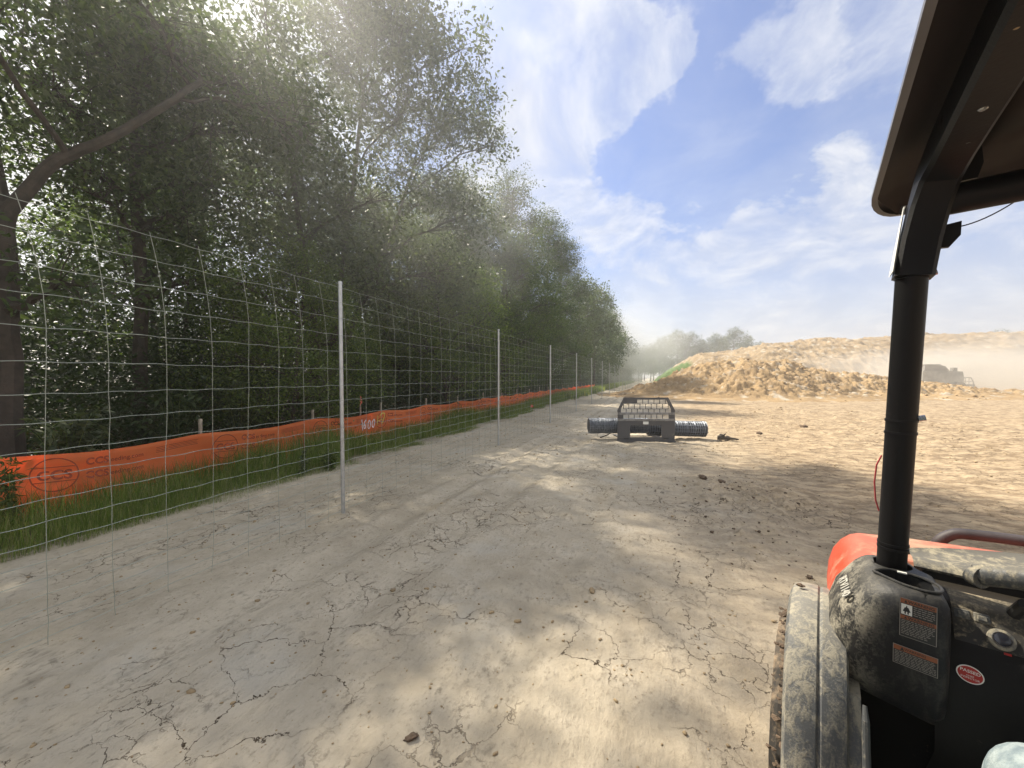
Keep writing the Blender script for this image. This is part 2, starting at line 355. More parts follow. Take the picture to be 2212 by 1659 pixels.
# ---------------------------------------------------------------- ground and earth mounds
def ground_h(x,y):
    h=.05*fbm(x*.12,y*.12,3,3)*sstep(np.hypot(x,y),3,14)
    # rolled ruts running along the fence
    rut=np.zeros_like(x)
    for c,wd,dp in ((-2.55,.15,.050),(-1.75,.17,.046),(-.75,.16,.038),(.35,.2,.018),(1.5,.25,.02),(2.3,.25,.02)):
        cc_=c+.12*np.sin(y*.21+c)+.10*fbm(y*.3,y*0+c,2,9)
        d=(x-cc_)/wd; rut+=-dp*np.exp(-d*d)+dp*.45*np.exp(-((np.abs(d)-1.5)/.5)**2)
    h+=rut*np.clip(.6+.6*fbm(x*.4,y*.25,2,31),0,1)
    h+=.10*np.abs(fbm(x*1.1,y*1.4,5,14,.62))*sstep(x,1.5,6)*sstep(y,5,14); h+=.010*fbm(x*1.6,y*.9,5,11,.55)+.017*np.abs(fbm(x*6.3,y*4.6,4,12,.66))*np.clip(.45+1.5*fbm(x*.8,y*.6,3,13),0.0,1.3)
    tr=np.clip(1-np.abs(x+.72-.12*np.sin(y*.21-.75))/.17,0,1)*sstep(y,4.0,4.5)*(1-sstep(y,6.8,7.6)); h+=.012*np.minimum(1,tr*3)*np.sin(y*2*np.pi/.125+np.abs(x+.72)*22)
    tr=np.clip(1-np.abs(x-.42-.12*np.sin(y*.21+.35))/.15,0,1)*sstep(y,4.6,5.0)*(1-sstep(y,6.4,7.2)); h+=.009*np.minimum(1,tr*3)*np.sin(y*2*np.pi/.125+np.abs(x-.42)*22)
    # churned, cloddy patches
    for (cx,cy,rx,ry,a) in ((.95,6.3,.9,.6,.055),(1.35,5.7,.7,.5,.04),(.9,4.5,.5,.75,.035),(.35,2.2,.6,.7,.02),(.0,3.0,.5,.6,.012),(6,12,5,3,.03),(9,18,7,5,.05),(5,7,3,2.5,.02)):
        k=np.exp(-(((x-cx)/rx)**2+((y-cy)/ry)**2)); h+=a*k*(.3+np.abs(fbm(x*4.5,y*4.5,5,21,.65))*2.6)
    h+=.10*sstep(x,-6.2,-9)+.05*np.abs(fbm(x*1.2,y*1.2,4,5))*sstep(x,-5.2,-6.5)
    h+=.045*np.exp(-((x+5.0)/.35)**2)*(.5+fbm(x*2,y*2,3,8))
    return h
def axis(dense_to,step,gr,far,neg=True):
    a=[0.]; s=step
    while a[-1]<far:
        if a[-1]>dense_to: s*=gr
        a.append(a[-1]+s)
    return np.array(a)
ax=axis(3.5,.03,1.013,900); bx=axis(6,.032,1.011,900)
xs=np.concatenate([-ax[:0:-1],ax]); ys=np.concatenate([-axis(.5,.06,1.08,60)[:0:-1],bx])
gx,gy=np.meshgrid(xs,ys,indexing='ij'); gz=ground_h(gx,gy)
far=np.hypot(gx,gy); gz=np.where(far>180,0,gz)
def gridmesh(name,gx,gy,gz,m,smooth=True):
    a,b=gx.shape; idx=np.arange(a*b).reshape(a,b)
    f=np.stack([idx[:-1,:-1],idx[1:,:-1],idx[1:,1:],idx[:-1,1:]],-1).reshape(-1,4)
    return fastmesh(name,np.stack([gx,gy,gz],-1).reshape(-1,3),f,m,smooth)
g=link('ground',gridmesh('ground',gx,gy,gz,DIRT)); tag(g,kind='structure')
def H1(x,y): return float(ground_h(np.array([x]),np.array([y]))[0])
cy_,sy_=math.cos(YW),math.sin(YW)
def c2w(d,l): return -sy_*d+cy_*l, cy_*d+sy_*l
# cloddy spoil pile in the middle distance: lies across the site, built in its own long/short axes
dd,ll=np.meshgrid(np.linspace(-13,9,270),np.linspace(-17,34,560),indexing='ij')   # short axis, long axis about its middle
def pile_h(d,l):
    e1=np.exp(-((l+1.8)/4.6)**2)*np.exp(-((d)/4.2)**2)*1.5
    e2=np.exp(-((l-4.2)/6.3)**2)*np.exp(-((d)/4.4)**2)*2.3
    e3=np.exp(-((l-14)/8)**2)*np.exp(-((d+.5)/3.8)**2)*1.15+np.exp(-((l-27)/6)**2)*np.exp(-((d+.5)/3.)**2)*.25
    b=e1+e2+e3+np.exp(-((l-1)/3.2)**2)*np.exp(-((d+5.0)/2.4)**2)*.9
    n=fbm(d*.5,l*.5,4,41); c=np.abs(fbm(d*1.5,l*1.5,5,42,.62)); c2=np.abs(fbm(d*4.2,l*4.2,4,43,.6))
    k=sstep(b,.04,.7)
    return b*(1+.16*n)+k*(fbm(d*1.1,l*1.1,4,42,.6)*.42+fbm(d*3.4,l*3.4,4,43,.65)*.30+np.abs(fbm(d*8,l*8,3,46,.6))*.10)-.12*(1-sstep(b,0,.10))-.02
ph=pile_h(dd,ll)+.03*fbm(dd*3,ll*3,3,44)*0
PX,PY=c2w(33.5+dd,17.5+ll)
o=link('dirt_mound',gridmesh('dirt_mound',PX,PY,ph,CLAY)); tag(o,kind='structure')
# long stockpile behind
dd,ll=np.meshgrid(np.linspace(44,135,330),np.concatenate([np.linspace(10,60,330),np.linspace(60.4,190,220)]),indexing='ij')
SX,SY=c2w(dd,ll)
db=47+np.clip(ll-35,0,None)*.2+1.5*fbm(ll*.08,ll*0,2,51)
t_=np.clip((dd-db)/24,0,1); prof=1-(1-t_)**1.7
hh=np.interp(SX,[-.6,1.5,7.4,12.4,20,28,40,100,160],[0,1.3,5.5,5.9,7.6,8.4,9.3,12.8,14])
th=hh*prof; k=sstep(th,.05,1.2)
th=th*(1+.05*fbm(dd*.12,ll*.12,4,52))+k*(fbm(dd*.5,ll*.5,5,53,.62)*.75+fbm(dd*1.9,ll*1.9,3,54)*.3)-.2*(1-k)
th*=np.where(dd>133,0,1)
me=gridmesh('stockpile_hill',SX,SY,th,CLAYF)
gm=sstep(SY+1.2*fbm(SX,SY*.5,3,3),54,60)*(1-sstep(SX+.8*fbm(SX*.6,SY*.3,3,5),5.0,6.0))
at_=me.attributes.new('green','FLOAT','POINT'); at_.data.foreach_set('value',gm.astype(np.float32).ravel())
o=link('hill',me); tag(o,kind='structure')

# loose crumbs, pebbles and clods on the track
def rock_proto(seed,n=1):
    bm=bmesh.new(); bmesh.ops.create_icosphere(bm,subdivisions=n,radius=1); r=np.random.default_rng(seed)
    v=np.array([q.co for q in bm.verts]); f=np.array([[q.index for q in p.verts] for p in bm.faces]); bm.free()
    return v*(1+r.uniform(-.35,.3,(len(v),1)))*np.array([1,.75,.5]),f
def scatter_rocks(name,P,S,m,zoff=.2):
    V=[];Fc=[];n=0
    pr=[rock_proto(s,1) for s in range(6)]
    for i,(p,s) in enumerate(zip(P,S)):
        v,f=pr[i%6]; a=random.random()*6.28; c,sn=math.cos(a),math.sin(a)
        q=v*s; q=np.stack([q[:,0]*c-q[:,1]*sn,q[:,0]*sn+q[:,1]*c,q[:,2]],-1)+np.array([p[0],p[1],p[2]+s*zoff])
        V.append(q);Fc.append(f+n);n+=len(v)
    return link(name,fastmesh(name,np.concatenate(V),np.concatenate(Fc),m))
px=rng.uniform(-5,9,12000); py=np.abs(rng.normal(0,1,12000))*8+.7; s=rng.exponential(.0032,12000)+.0018
s*=np.clip(py/6,1,4)
o=scatter_rocks('soil_crumbs',np.stack([px,py,ground_h(px,py)],-1),s,CLOD); tag(o,'small crumbs of dry clay scattered over the cracked track','soil crumbs',kind='stuff')
px=np.concatenate([rng.normal(.95,.55,260),rng.normal(.9,.35,160),rng.normal(1.5,.6,120)]); py=np.concatenate([rng.normal(6.3,.35,260),rng.normal(4.5,.45,160),rng.normal(5.7,.35,120)])
o=scatter_rocks('churned_clods',np.stack([px,py,ground_h(px,py)],-1),rng.exponential(.0045,540)+.003,MUD); tag(o,'broken dark crumbs in the churned mud patch right of the track','mud crumbs',kind='stuff')
l_=rng.uniform(-16,30,900); d_=rng.normal(-2.5,3.5,900); zz_=pile_h(d_,l_); kk=zz_>.02
PXs,PYs=c2w(33.5+d_,17.5+l_); P=np.stack([PXs,PYs,zz_],-1)[kk]
o=scatter_rocks('clay_lumps',P,rng.exponential(.045,len(P))+.02,CLAY,.1); tag(o,'broken lumps of tan clay all over the near spoil pile','clay lumps',kind='stuff')
def clod(x,y,s,lab,m=MUD,st=(1,1,.6),seed=1):
    v,f=rock_proto(seed,3); q=v.copy(); nn=v/np.linalg.norm(v,axis=1)[:,None]
    q=nn*(1+.9*fbm(nn[:,0]*2+seed,nn[:,1]*2+nn[:,2]*3,4,seed,.7)[:,None])*s*np.array(st)
    me=fastmesh('mud_clod',q,f,m); o=link('mud_clod',me); o.location=(x,y,H1(x,y)+s*st[2]*.45); o.rotation_euler=(0,0,seed)
    return tag(o,lab,'clod')
clod(.72,6.62,.05,'dark clod at the far left tip of the churned mud patch',st=(1.5,.8,.5),seed=2)
clod(.95,6.5,.045,'small dark clod just right of the clod at the churned patch tip',seed=3)
clod(2.78,12.57,.07,'lone dark clod on the flat right of the wire rolls',seed=4)
clod(4.39,14.5,.09,'bigger dark clod on the open ground below the spoil pile',st=(1.5,.8,.7),seed=5)
clod(1.16,3.65,.022,'small brown clod beside the orange vehicle fender',seed=6)
clod(-1.0,1.45,.02,'small dark stone lying in the shaded cracked mud',st=(1.4,.8,.5),seed=7)
clod(-.42,2.9,.022,'pair of small clay lumps in the lit patch of track',CLOD,(1.5,.8,.6),8)

# ---------------------------------------------------------------- trees
def leaves(P,size,r,tilt=.75,ar=.46):
    """kite-shaped leaves at points P"""
    n=len(P); nrm=r.normal(0,1,(n,3)); nrm[:,2]=np.abs(nrm[:,2])*tilt+.35; nrm/=np.linalg.norm(nrm,axis=1)[:,None]
    a=r.normal(0,1,(n,3)); a[:,2]-=.35; a-=nrm*(a*nrm).sum(1)[:,None]; a/=np.linalg.norm(a,axis=1)[:,None]; b=np.cross(nrm,a)
    L=(size*r.uniform(.5,1.5,n))[:,None]; Wd=L*ar
    v=np.stack([P,P+a*L*.42+b*Wd*.5+nrm*L*.06,P+a*L,P+a*L*.42-b*Wd*.5+nrm*L*.06],1).reshape(-1,3)
    return v,np.arange(n*4).reshape(n,4)
def bez(a,b,c,n=7):
    t=np.linspace(0,1,n)[:,None]; return (1-t)**2*a+2*t*(1-t)*b+t*t*c
def make_tree(name,seed,stems,lobes,nanchor,nleaf,lsize,lm,spread=.34,trunk_n=8,twigs=True,shell=.55):
    """stems: [(points,r0,r1)], lobes: [(centre,radius)] reached by limbs; twigs end in leaf sprays"""
    r=np.random.default_rng(seed); tb=MB(); sk=[];rad=[]
    for (pts,r0,r1) in stems:
        pts=np.array(pts,float); k=len(pts); tt=np.linspace(0,k-1,k*5); p=np.stack([np.interp(tt,np.arange(k),pts[:,i]) for i in range(3)],-1)
        for _ in range(2): p[1:-1]=(p[:-2]+p[1:-1]*2+p[2:])/4
        p[:,:2]+=np.cumsum(r.normal(0,.012,(len(p),2)),0); rr=r0+(r1-r0)*(np.linspace(0,1,len(p)))**.8
        rr[0]*=1.35; tb.tube(p,rr,trunk_n); sk.append(p); rad.append(rr)
    base=np.concatenate(sk); brad=np.concatenate(rad); AN=[]; tot=sum(q[1]**2.3 for q in lobes)
    for (c,R_) in lobes:
        c=np.array(c,float); ok=base[:,2]<c[2]+.1; cand=base[ok] if ok.any() else base; cr=brad[ok] if ok.any() else brad
        d=np.linalg.norm(cand-c,axis=1)+.9*np.abs((c[2]-cand[:,2])-.45*np.linalg.norm(cand[:,:2]-c[:2],axis=1)); j=int(np.argmin(d)); a=cand[j]
        mid=(a+c)/2+np.array([0,0,.12*np.linalg.norm(c-a)])+r.normal(0,.12,3); limb=bez(a,mid,c,9); limb[1:-1]+=r.normal(0,.04,(7,3))
        tb.tube(limb,np.linspace(min(cr[j]*.6,.09),.018,9),6,caps=False)
        n=max(6,int(nanchor*R_**2.3/tot)); q=r.normal(0,1,(n,3)); q/=np.linalg.norm(q,axis=1)[:,None]
        rr=R_*(shell+(1-shell)*r.random(n))**1.0*(1+.25*r.normal(0,1,n)*.6); an=c+q*rr[:,None]*np.array([1,1,.85])
        AN.append(an)
        if twigs:
            for p in an[::1 if n<60 else 2]:
                s0=limb[r.integers(4,9)]; m_=(s0+p)/2+r.normal(0,.1,3)+np.array([0,0,.1]); tb.tube(bez(s0,m_,p,4),[.011,.008,.006,.003],3,caps=False)
    AN=np.concatenate(AN); k=max(1,nleaf//len(AN)); P=np.repeat(AN,k,0)
    ax_=np.repeat(r.normal(0,1,(len(AN),3)),k,0); ax_[:,2]*=.5; ax_/=np.linalg.norm(ax_,axis=1)[:,None]
    P=P+ax_*r.uniform(-1,1,(len(P),1))*spread*1.3+r.normal(0,spread*.42,(len(P),3))
    v,f=leaves(P,lsize,r)
    root=empty(name); link('crown',fastmesh('crown',v,f,lm),root); tb.build('trunk',BARK,root,smooth=True)
    return root
def lobeset(seed,n,Rc,z0,z1,rmin,rmax,cx=0,cy=0,top=.55):
    r=np.random.default_rng(seed); out=[]
    for i in range(n):
        u=(i+.5)/n; z=z0+(z1-z0)*u; w_=Rc*math.sin(math.pi*(.18+.72*u))**.8*(1 if u<top else 1-(u-top)/(1-top)*.45)
        a=i*2.4+r.uniform(-.5,.5); q=w_*math.sqrt(r.uniform(.15,1)); out.append(((cx+q*math.cos(a),cy+q*math.sin(a),z+r.uniform(-.4,.4)),r.uniform(rmin,rmax)))
    out.append(((cx,cy,z1+.3),rmin)); return out
protos=[]
def P_(name,*a,**k): o=make_tree(name,*a,**k); protos.append(o); return o
tA=P_('broadleaf_tree',11,[([(0,0,0),(.1,.1,3),(0,.3,6),(.2,.2,9.5)],.17,.05)],lobeset(1,26,3.9,2.6,12.2,1.1,1.7),1150,46000,.115,LEAF_A)
tB=P_('broadleaf_tree',12,[([(0,0,0),(.2,.1,2.5),(.8,.3,5.5),(1.4,.2,9)],.15,.04),([(0,0,.8),(-.4,-.3,3),(-.9,-.5,6),(-1,-.9,9)],.11,.03),([(.1,0,1.2),(.1,.8,4),(.2,1.5,8)],.09,.03)],lobeset(2,28,4.1,2.4,11.6,1.0,1.7),1200,48000,.11,LEAF_B)
tC=P_('broadleaf_tree',13,[([(0,0,0),(-.1,.1,4),(.1,0,8),(0,.1,12.5)],.16,.04)],lobeset(3,26,3.3,3.0,14.2,1.0,1.5),1050,43000,.11,LEAF_C)
tE=P_('broadleaf_tree',14,[([(0,0,0),(.1,.1,2),(.4,0,4),(.5,.2,6)],.10,.03)],lobeset(4,20,2.8,1.0,6.6,.9,1.3),800,38000,.09,LEAF_B)
def far_tree(seed,lm,H,Rc):
    return P_('broadleaf_tree',seed,[([(0,0,0),(.1,0,H*.3),(0,.1,H*.8)],.2,.06)],lobeset(seed,16,Rc,H*.25,H*.92,Rc*.28,Rc*.42),340,11000,.24,lm,spread=.6,trunk_n=6,twigs=False)
fA=far_tree(31,LEAF_A,13,4.3); fB=far_tree(32,LEAF_C,12,4.0); fC=far_tree(33,LEAF_B,9,3.6)
used=set()
def place(proto,x,y,s,rz,label,group=None,cat='tree',name=None,sz=None):
    if proto.name not in used and name is None: o=proto; used.add(proto.name)
    else: o=copy_tree(proto)
    if name: o.name=name
    o.location=(x,y,-.05); o.scale=(s,s,sz or s); o.rotation_euler=(0,0,rz); return tag(o,label,cat,group)
# the two trees of their own shape at the left edge
L=make_tree('broadleaf_tree',21,[([(0,0,0),(-.05,.05,2.2),(-.15,0,4),(-.5,-.4,6.5),(-.7,-.5,8.0)],.165,.05),
    ([(-.08,.05,2.9),(.0,.08,3.75),(.2,.48,4.6),(.4,.85,5.0),(.55,1.4,5.75),(.75,2.0,6.6)],.10,.045)],
    [((-.6,-1.4,6.0),1.3),((.9,-.4,7.0),1.4),((-1,.6,7.6),1.5),((.3,1.4,7.4),1.3),((1.2,.2,7.2),1.2),((-.5,-1.5,7.6),1.4),((.9,3.9,6.8),1.2),((.4,2.9,7.2),1.1),((1.5,3.1,6.4),1.0),((-.4,2.0,7.6),1.2),((.9,.3,2.8),.8),((.2,-1.3,3.4),.9),((1.8,-.9,5.6),.8)],750,20000,.105,LEAF_A)
L.location=(-8.0,2.55,0); tag(L,'tree at the left edge with one thick limb arching over to the right','tree')
M_=make_tree('broadleaf_tree',22,[([(0,0,0),(.0,.05,3),(.03,.0,6),(0,.05,7),(.1,.1,8.2)],.14,.05)],
    lobeset(23,15,2.0,4.9,7.8,.9,1.3)+[((1.1,.3,3.4),.8),((-.9,.8,3.9),.8),((.8,-1.0,4.6),.7)],800,23000,.105,LEAF_A)
M_.location=(-9.5,4.75,0); tag(M_,'straight single trunk tree just right of the arching limb','tree')
N_=make_tree('broadleaf_tree',24,[([(0,0,0),(.1,-.3,2.2),(.3,-.9,5),(.4,-1.6,8.5)],.15,.04),([(0,.1,.6),(.2,.3,3),(.6,.6,6.5),(1,.8,10)],.14,.04),([(.1,0,1.4),(.5,.9,3.5),(1.1,1.8,6),(1.5,2.6,9)],.12,.035),([(0,0,.5),(-.4,-.2,3),(-.9,.1,6),(-1.0,.4,9.5)],.11,.03)],
    lobeset(25,26,3.6,4.2,12.6,1.1,1.6,.9,.5)+[((3.6,1.9,9.6),1.0),((4.3,2.4,8.7),.8),((3.9,1.0,10.6),.9),((2.9,1.6,7.4),.8),((-1.6,-2.6,9.4),1.2),((-.8,-3.4,8.3),1.1),((.9,-2.4,9.6),1.1)],1600,70000,.112,LEAF_C)
N_.location=(-9.0,8.8,0); tag(N_,'tallest tree, several dark stems fanning out behind the nearest fence post','tree')
front=[(tE,-7.6,6.5,.62,0,'low bushy tree under the straight trunk behind the nearest post'),
 (tB,-9.4,12.8,.66,1.2,'fresh green tree right of the tall fan of stems'),
 (tE,-7.4,13.2,.95,3.0,'low bright green tree with branches reaching out over the second post'),
 (tC,-9.4,18.4,.80,.4,'dark narrow tree rising above the low bright green one'),
 (tB,-8.0,20.2,.78,4.0,'rounded light green tree over the third post'),
 (tA,-9.0,24.0,1.10,2.0,'dark broad tree right of the rounded light green one'),
 (tC,-8.2,31.0,1.0,5.0,'pointed dark tree standing up as a spire above its neighbours'),
 (tE,-7.2,27.0,.9,1.0,'small bushy tree at the foot of the pointed dark tree'),
 (tC,-8.4,37.5,1.02,3.7,'dusty tree right after the pointed spire'),
 (fB,-8.0,45,1.08,2,'first of the trees half lost in the dust plume'),
 (fA,-7.4,52,1.0,1,'lower tree inside the dust plume'),
 (fC,-8,60,1.2,.3,'tree just beyond the lower one in the dust plume')]
for q in front: place(*q)
fr2=[(tA,-10.5,-1.8,.95,1.,),(tC,-15.5,-1.5,.8,2.),(tB,-13.8,7.6,.86,3.),(tA,-14,12,.95,5.),(tB,-14.,17.5,1.0,.6),(tC,-14,22.5,.98,1.8),(tA,-14,28,1.0,4.4),(tB,-14,34,.9,2.2),(tC,-14,41,.85,.9),(tB,-19.5,2,.85,1.3),(tA,-20,11,.85,2.3),(tB,-20,24,.85,4.2),(tC,-10.8,-5.5,.9,2.5)]
for q in fr2: place(*q,'dense leafy tree in the second row of the wood, mostly hidden by the front trees','trees in the second row')
for i,(x,y,s) in enumerate([(-7.5,69,1.05),(-8,79,1.05),(-7.5,90,1.05),(-8,101,1.0),(-8.,113,.95),(-8,126,.95),(-8,140,.95),(-14,52,.95),(-14,66,1),(-15,82,1),(-15,100,1.),(-15,120,1.1)]):
    place([fA,fB,fC][i%3],x,y,s,i*1.7,'hazy tree far down the fence line beyond the dust plume','far trees along the fence')
# distant treeline beyond the end of the track
for i,(vx,top,d) in enumerate([(1392,742,165),(1412,735,170),(1436,722,160),(1462,708,150),(1490,712,152),(1520,736,165),(1545,716,150),(1585,702,140),(1560,726,155),(1612,730,165),(1640,734,160),(1380,748,150),(1405,750,140),(1480,738,145),(1425,745,150),(1505,742,150)]):
    r_=ray(vx,814); k=d/(r_.x*-sy_+r_.y*cy_); x,y=r_.x*k,r_.y*k; h=1.6+(814-top)/F_*d
    pr=[fA,fB,fA][i%3]; H0={fA:13.2,fB:12.2}[pr]
    place(pr,x,y,h/H0*.95,i*2.1,{7:'tallest tree of the distant treeline, beside the hill crest',3:'rounded tree at the left of the distant treeline'}.get(i,'misty tree of the distant treeline at the end of the track'),None if i in(3,7) else 'distant treeline')
r_=ray(2155,814); k=150/(r_.x*-sy_+r_.y*cy_); place(fB,r_.x*k,r_.y*k,1.6,1.,'lone faint tree showing over the hill crest at far right')
for p in protos:
    if p.name not in used: 
        for c in list(p.children): bpy.data.objects.remove(c)
        bpy.data.objects.remove(p)
# undergrowth: one tangled mass at the wood edge
def bush_pts(r,c,R_,h,n):
    q=r.normal(0,1,(n,3)); q/=np.linalg.norm(q,axis=1)[:,None]; q[:,2]=np.abs(q[:,2]); q*=(r.random((n,1))**.4)
    return np.array(c)+q*np.array([R_,R_,h])
r=np.random.default_rng(5); PP=[]; 
for i in range(130):
    y=-5+i*.47*(1+i*.003)+r.uniform(-.4,.4); x=-7.9-r.uniform(0,4.6); h=r.uniform(1.2,2.9) if x>-9.5 else r.uniform(2.6,4.8)
    PP.append(bush_pts(r,(x,y,.05),r.uniform(.8,1.4),h,1900))
for i in range(16): PP.append(bush_pts(r,(-10.6-r.uniform(0,3),.5+i*.8,.05),1.3,r.uniform(3.8,5.4),2600))
v,f=leaves(np.concatenate(PP),.085,r,.9); o=link('undergrowth',fastmesh('undergrowth',v,f,LEAF_SHADED)); tag(o,'dark tangled undergrowth along the wood edge behind the orange fabric','undergrowth',kind='stuff')
PP=[]
for i in range(90):
    y=50+i*1.1; x=-7.6-r.uniform(0,4); PP.append(bush_pts(r,(x,y,.0),1.7,r.uniform(2,4),260))
v,f=leaves(np.concatenate(PP),.28,r,.9); o=link('far_undergrowth',fastmesh('far_undergrowth',v,f,LEAF_C)); tag(o,'far off hazy undergrowth at the foot of the trees along the fence','undergrowth',kind='stuff')
PP=[]
for i in range(70):
    y=-6+i*.95+r.uniform(-.5,.5); x=-16.5-r.uniform(0,3); PP.append(bush_pts(r,(x,y,.0),2.0,r.uniform(3.5,6.5),2300))
v,f=leaves(np.concatenate(PP),.19,r,.9); o=link('wood_interior',fastmesh('wood_interior',v,f,LEAF_SHADED)); tag(o,'dim leafy thicket deep in the wood seen between the trunks','thicket',kind='stuff')
# grass strip
def blades(n,xf,yf,hmin,hmax,wd,r):
    x=xf; y=yf; z=ground_h(x,y)-.01; h=r.uniform(hmin,hmax,n); a=r.uniform(0,6.28,n); ln=r.uniform(.1,.55,n)*h
    dx,dy=np.cos(a),np.sin(a); wx,wy=-dy*wd,dx*wd; b=np.stack([x,y,z],-1)
    m_=b+np.stack([dx*ln*.3,dy*ln*.3,h*.6],-1); t=b+np.stack([dx*ln,dy*ln,h],-1); w3=np.stack([wx,wy,wx*0],-1)
    v=np.stack([b-w3,b+w3,m_+w3*.75,t+w3*.08,t-w3*.08,m_-w3*.75],1).reshape(-1,3); i=np.arange(n)[:,None]*6
    return v,np.concatenate([i+np.array([[0,1,2,5]]),i+np.array([[5,2,3,4]])],0)
def strip(n,y0,y1,pw=1.):
    y=y0+(y1-y0)*r.random(n)**pw; x=-5.1-np.abs(r.normal(0,.85,n))-.35*fbm(y*.9,y*0,3,77); x=np.where(x<-7.3,-5.5-r.random(n)*1.6,x)
    k=fbm(x*1.3,y*1.3,3,78)+.15*(x<-5.9)+r.uniform(-.25,.25,n)>-.30+.45*(1-sstep(-x,5.0,5.9)); return x[k],y[k]
x,y=strip(120000,-2,26,1.3); hm=.30+.14*fbm(x*.8,y*.8,3,79); edge=sstep(-x,4.95,6.1)
v,f=blades(len(x),x,y,.22,.62,.0042,r); vz=v.reshape(-1,6,3); sc=(.15+.66*edge)*(1+.5*fbm(x*.8,y*.8,3,79)); base=vz[:,0:1,:].copy(); vz[:]=base+(vz-base)*sc[:,None,None]
o=link('grass',fastmesh('grass',vz.reshape(-1,3),f,GRASS)); tag(o,'tall green grass growing in front of the orange fabric','grass',kind='stuff')
x,y=strip(42000,26,120,1.2); v,f=blades(len(x),x,y,.25,.65,.014,r); o=link('far_grass',fastmesh('far_grass',v,f,GRASS)); tag(o,'grass strip along the fence line in the distance','grass',kind='stuff')
def weed(x,y,h,seed,label,n=10,m=LEAF_C,spread=.14,lf=.055):
    r=np.random.default_rng(seed); st=MB(); P=[]
    for i in range(n):
        a=r.uniform(0,6.28); q=r.uniform(.2,1)*spread; hh_=h*r.uniform(.6,1); p=bez(np.zeros(3),np.array([q*.3*math.cos(a),q*.3*math.sin(a),hh_*.6]),np.array([q*math.cos(a),q*math.sin(a),hh_]),6)
        st.tube(p,np.linspace(.004,.0015,6),4); P.append(np.repeat(p[1:],9,0)+r.normal(0,.02,(45,3)))
    v,f=leaves(np.concatenate(P),lf,r,1.,.3); root=empty('weed_plant',(x,y,H1(x,y))); link('leaves',fastmesh('leaves',v,f,m),root); st.build('stem',GRASS,root); return tag(root,label,'weed')
weed(-5.15,5.15,.34,1,'clump of pale weeds just left of the nearest fence post',18,LEAF_B,.2,.06)
weed(-5.3,4.75,.42,2,'taller thin weed right beside the pale weed clump',5,LEAF_C,.10,.06)
weed(-6.2,2.0,.72,4,'tall leafy weed in front of the orange fabric at the left edge',6,LEAF_B,.1,.08)
for i,(x,y,h) in enumerate([(-7.5,5.3,1.5),(-7.6,4.3,1.3),(-7.4,2.9,1.1),(-7.5,7.2,1.0)]):
    weed(x,y,h,20+i,['tall spiky weed standing behind the orange fabric left of its first stake','broad pale weed behind the fabric near the left stake','shorter spiky weed behind the fabric at the left edge','pale weed behind the fabric left of the nearest post'][i],16,LEAF_C,.45,.13)

# ---------------------------------------------------------------- wire fence
FX=-3.42; POSTS=[3.62+4.895*i for i in range(-2,27)]
fence=empty('wire_fence',(FX,0,0)); tag(fence,'tall galvanised woven wire fence on round steel posts beside the track','fence')
HW=[2.62,2.45,2.27,2.08,1.89,1.69,1.50,1.33,1.16,1.01,.87,.74,.62,.51,.41,.31,.22,.13,.05]
pm=MB(); pm.tube([(0,0,-.3),(0,0,2.695)],.0225,14); pm.tube([(0,0,2.68),(0,0,2.712)],[.026,.024],14)
p0=pm.build('post',GALV,fence,smooth=True)
for i,y in enumerate(POSTS):
    p=p0 if i==0 else p0.copy()
    if i: col.objects.link(p); p.parent=fence
    p.location=(0,y,0); p.rotation_euler=(R(random.uniform(-.5,.5)),R(random.uniform(-.5,.5)),i)
wm=MB(); STP=4.895/16
def lean(z): return -.11*np.clip((np.asarray(z,float)-1.75)/.9,0,1)**2
def bow(y,z):
    u=((np.asarray(y)-3.62)/4.895)%1.; return .035+.05*np.sin(np.pi*u)**2*np.clip((np.asarray(z)-1.2)/1.4,0,1)
def wires(y0,y1,seg,rad,crimp,sides):
    ny=int((y1-y0)/seg)+1; ys_=np.linspace(y0,y1,ny)
    for z in HW:
        cr=crimp*np.sin(ys_/STP*2*np.pi+z*9)+crimp*.6*np.sin(ys_*7.3+z*5)
        sag=-.03*np.sin(np.pi*(((ys_-3.62)/4.895)%1.))**2*(z>2.2)
        wm.tube(np.stack([bow(ys_,z),ys_+float(lean(z)),z+cr+sag],-1),rad,sides,caps=False)
    k=int(math.ceil(y0/STP))
    while k*STP<y1:
        y=k*STP; zs=np.array(HW+[0.0])[::-1]; j=np.random.default_rng(k+500).normal(0,.007,len(zs))
        wm.tube(np.stack([bow(y,zs)+.004,y+lean(zs)+np.cumsum(j)*.5,zs],-1),rad*.9,sides,caps=False); k+=1
wires(-6.2,13.4,.038,.0021,.0035,4); wires(13.4,45,.16,.0026,.003,3); wires(45,131,1.2,.0035,0,3)
wm.build('wire_mesh',WIRE,fence)

# ---------------------------------------------------------------- orange silt fence
SXP=-6.6; STAKES=[4.04+2.135*i for i in range(-5,21)]
silt=empty('silt_fence',(SXP,0,0)); tag(silt,'low orange fabric silt fence stapled to wooden stakes at the wood edge','silt fence')
def s_top(y): u=((y-4.04)/2.135)%1.; return 0.73-.055*np.sin(np.pi*u)**1.5+.012*fbm(y*.9,y*0,2,61)
def s_x(y,z): u=((y-4.04)/2.135)%1.; return .03+.05*np.sin(np.pi*u)**2+.032*fbm(y*2.6,z*3.5+y*.6,4,62,.6)+.04*(z/.7-.5)**2
ys_=np.arange(-6.6,47,.06); us=np.linspace(0,1,13); YY,UU=np.meshgrid(ys_,us,indexing='ij'); ZZ=-.05+(s_top(YY)+.05)*UU
fm=MB(); fm.grid(np.stack([s_x(YY,ZZ),YY,ZZ],-1)); fab=fm.build('fabric',SILTM,silt,smooth=True)
so=fab.modifiers.new('thickness','SOLIDIFY'); so.thickness=.003
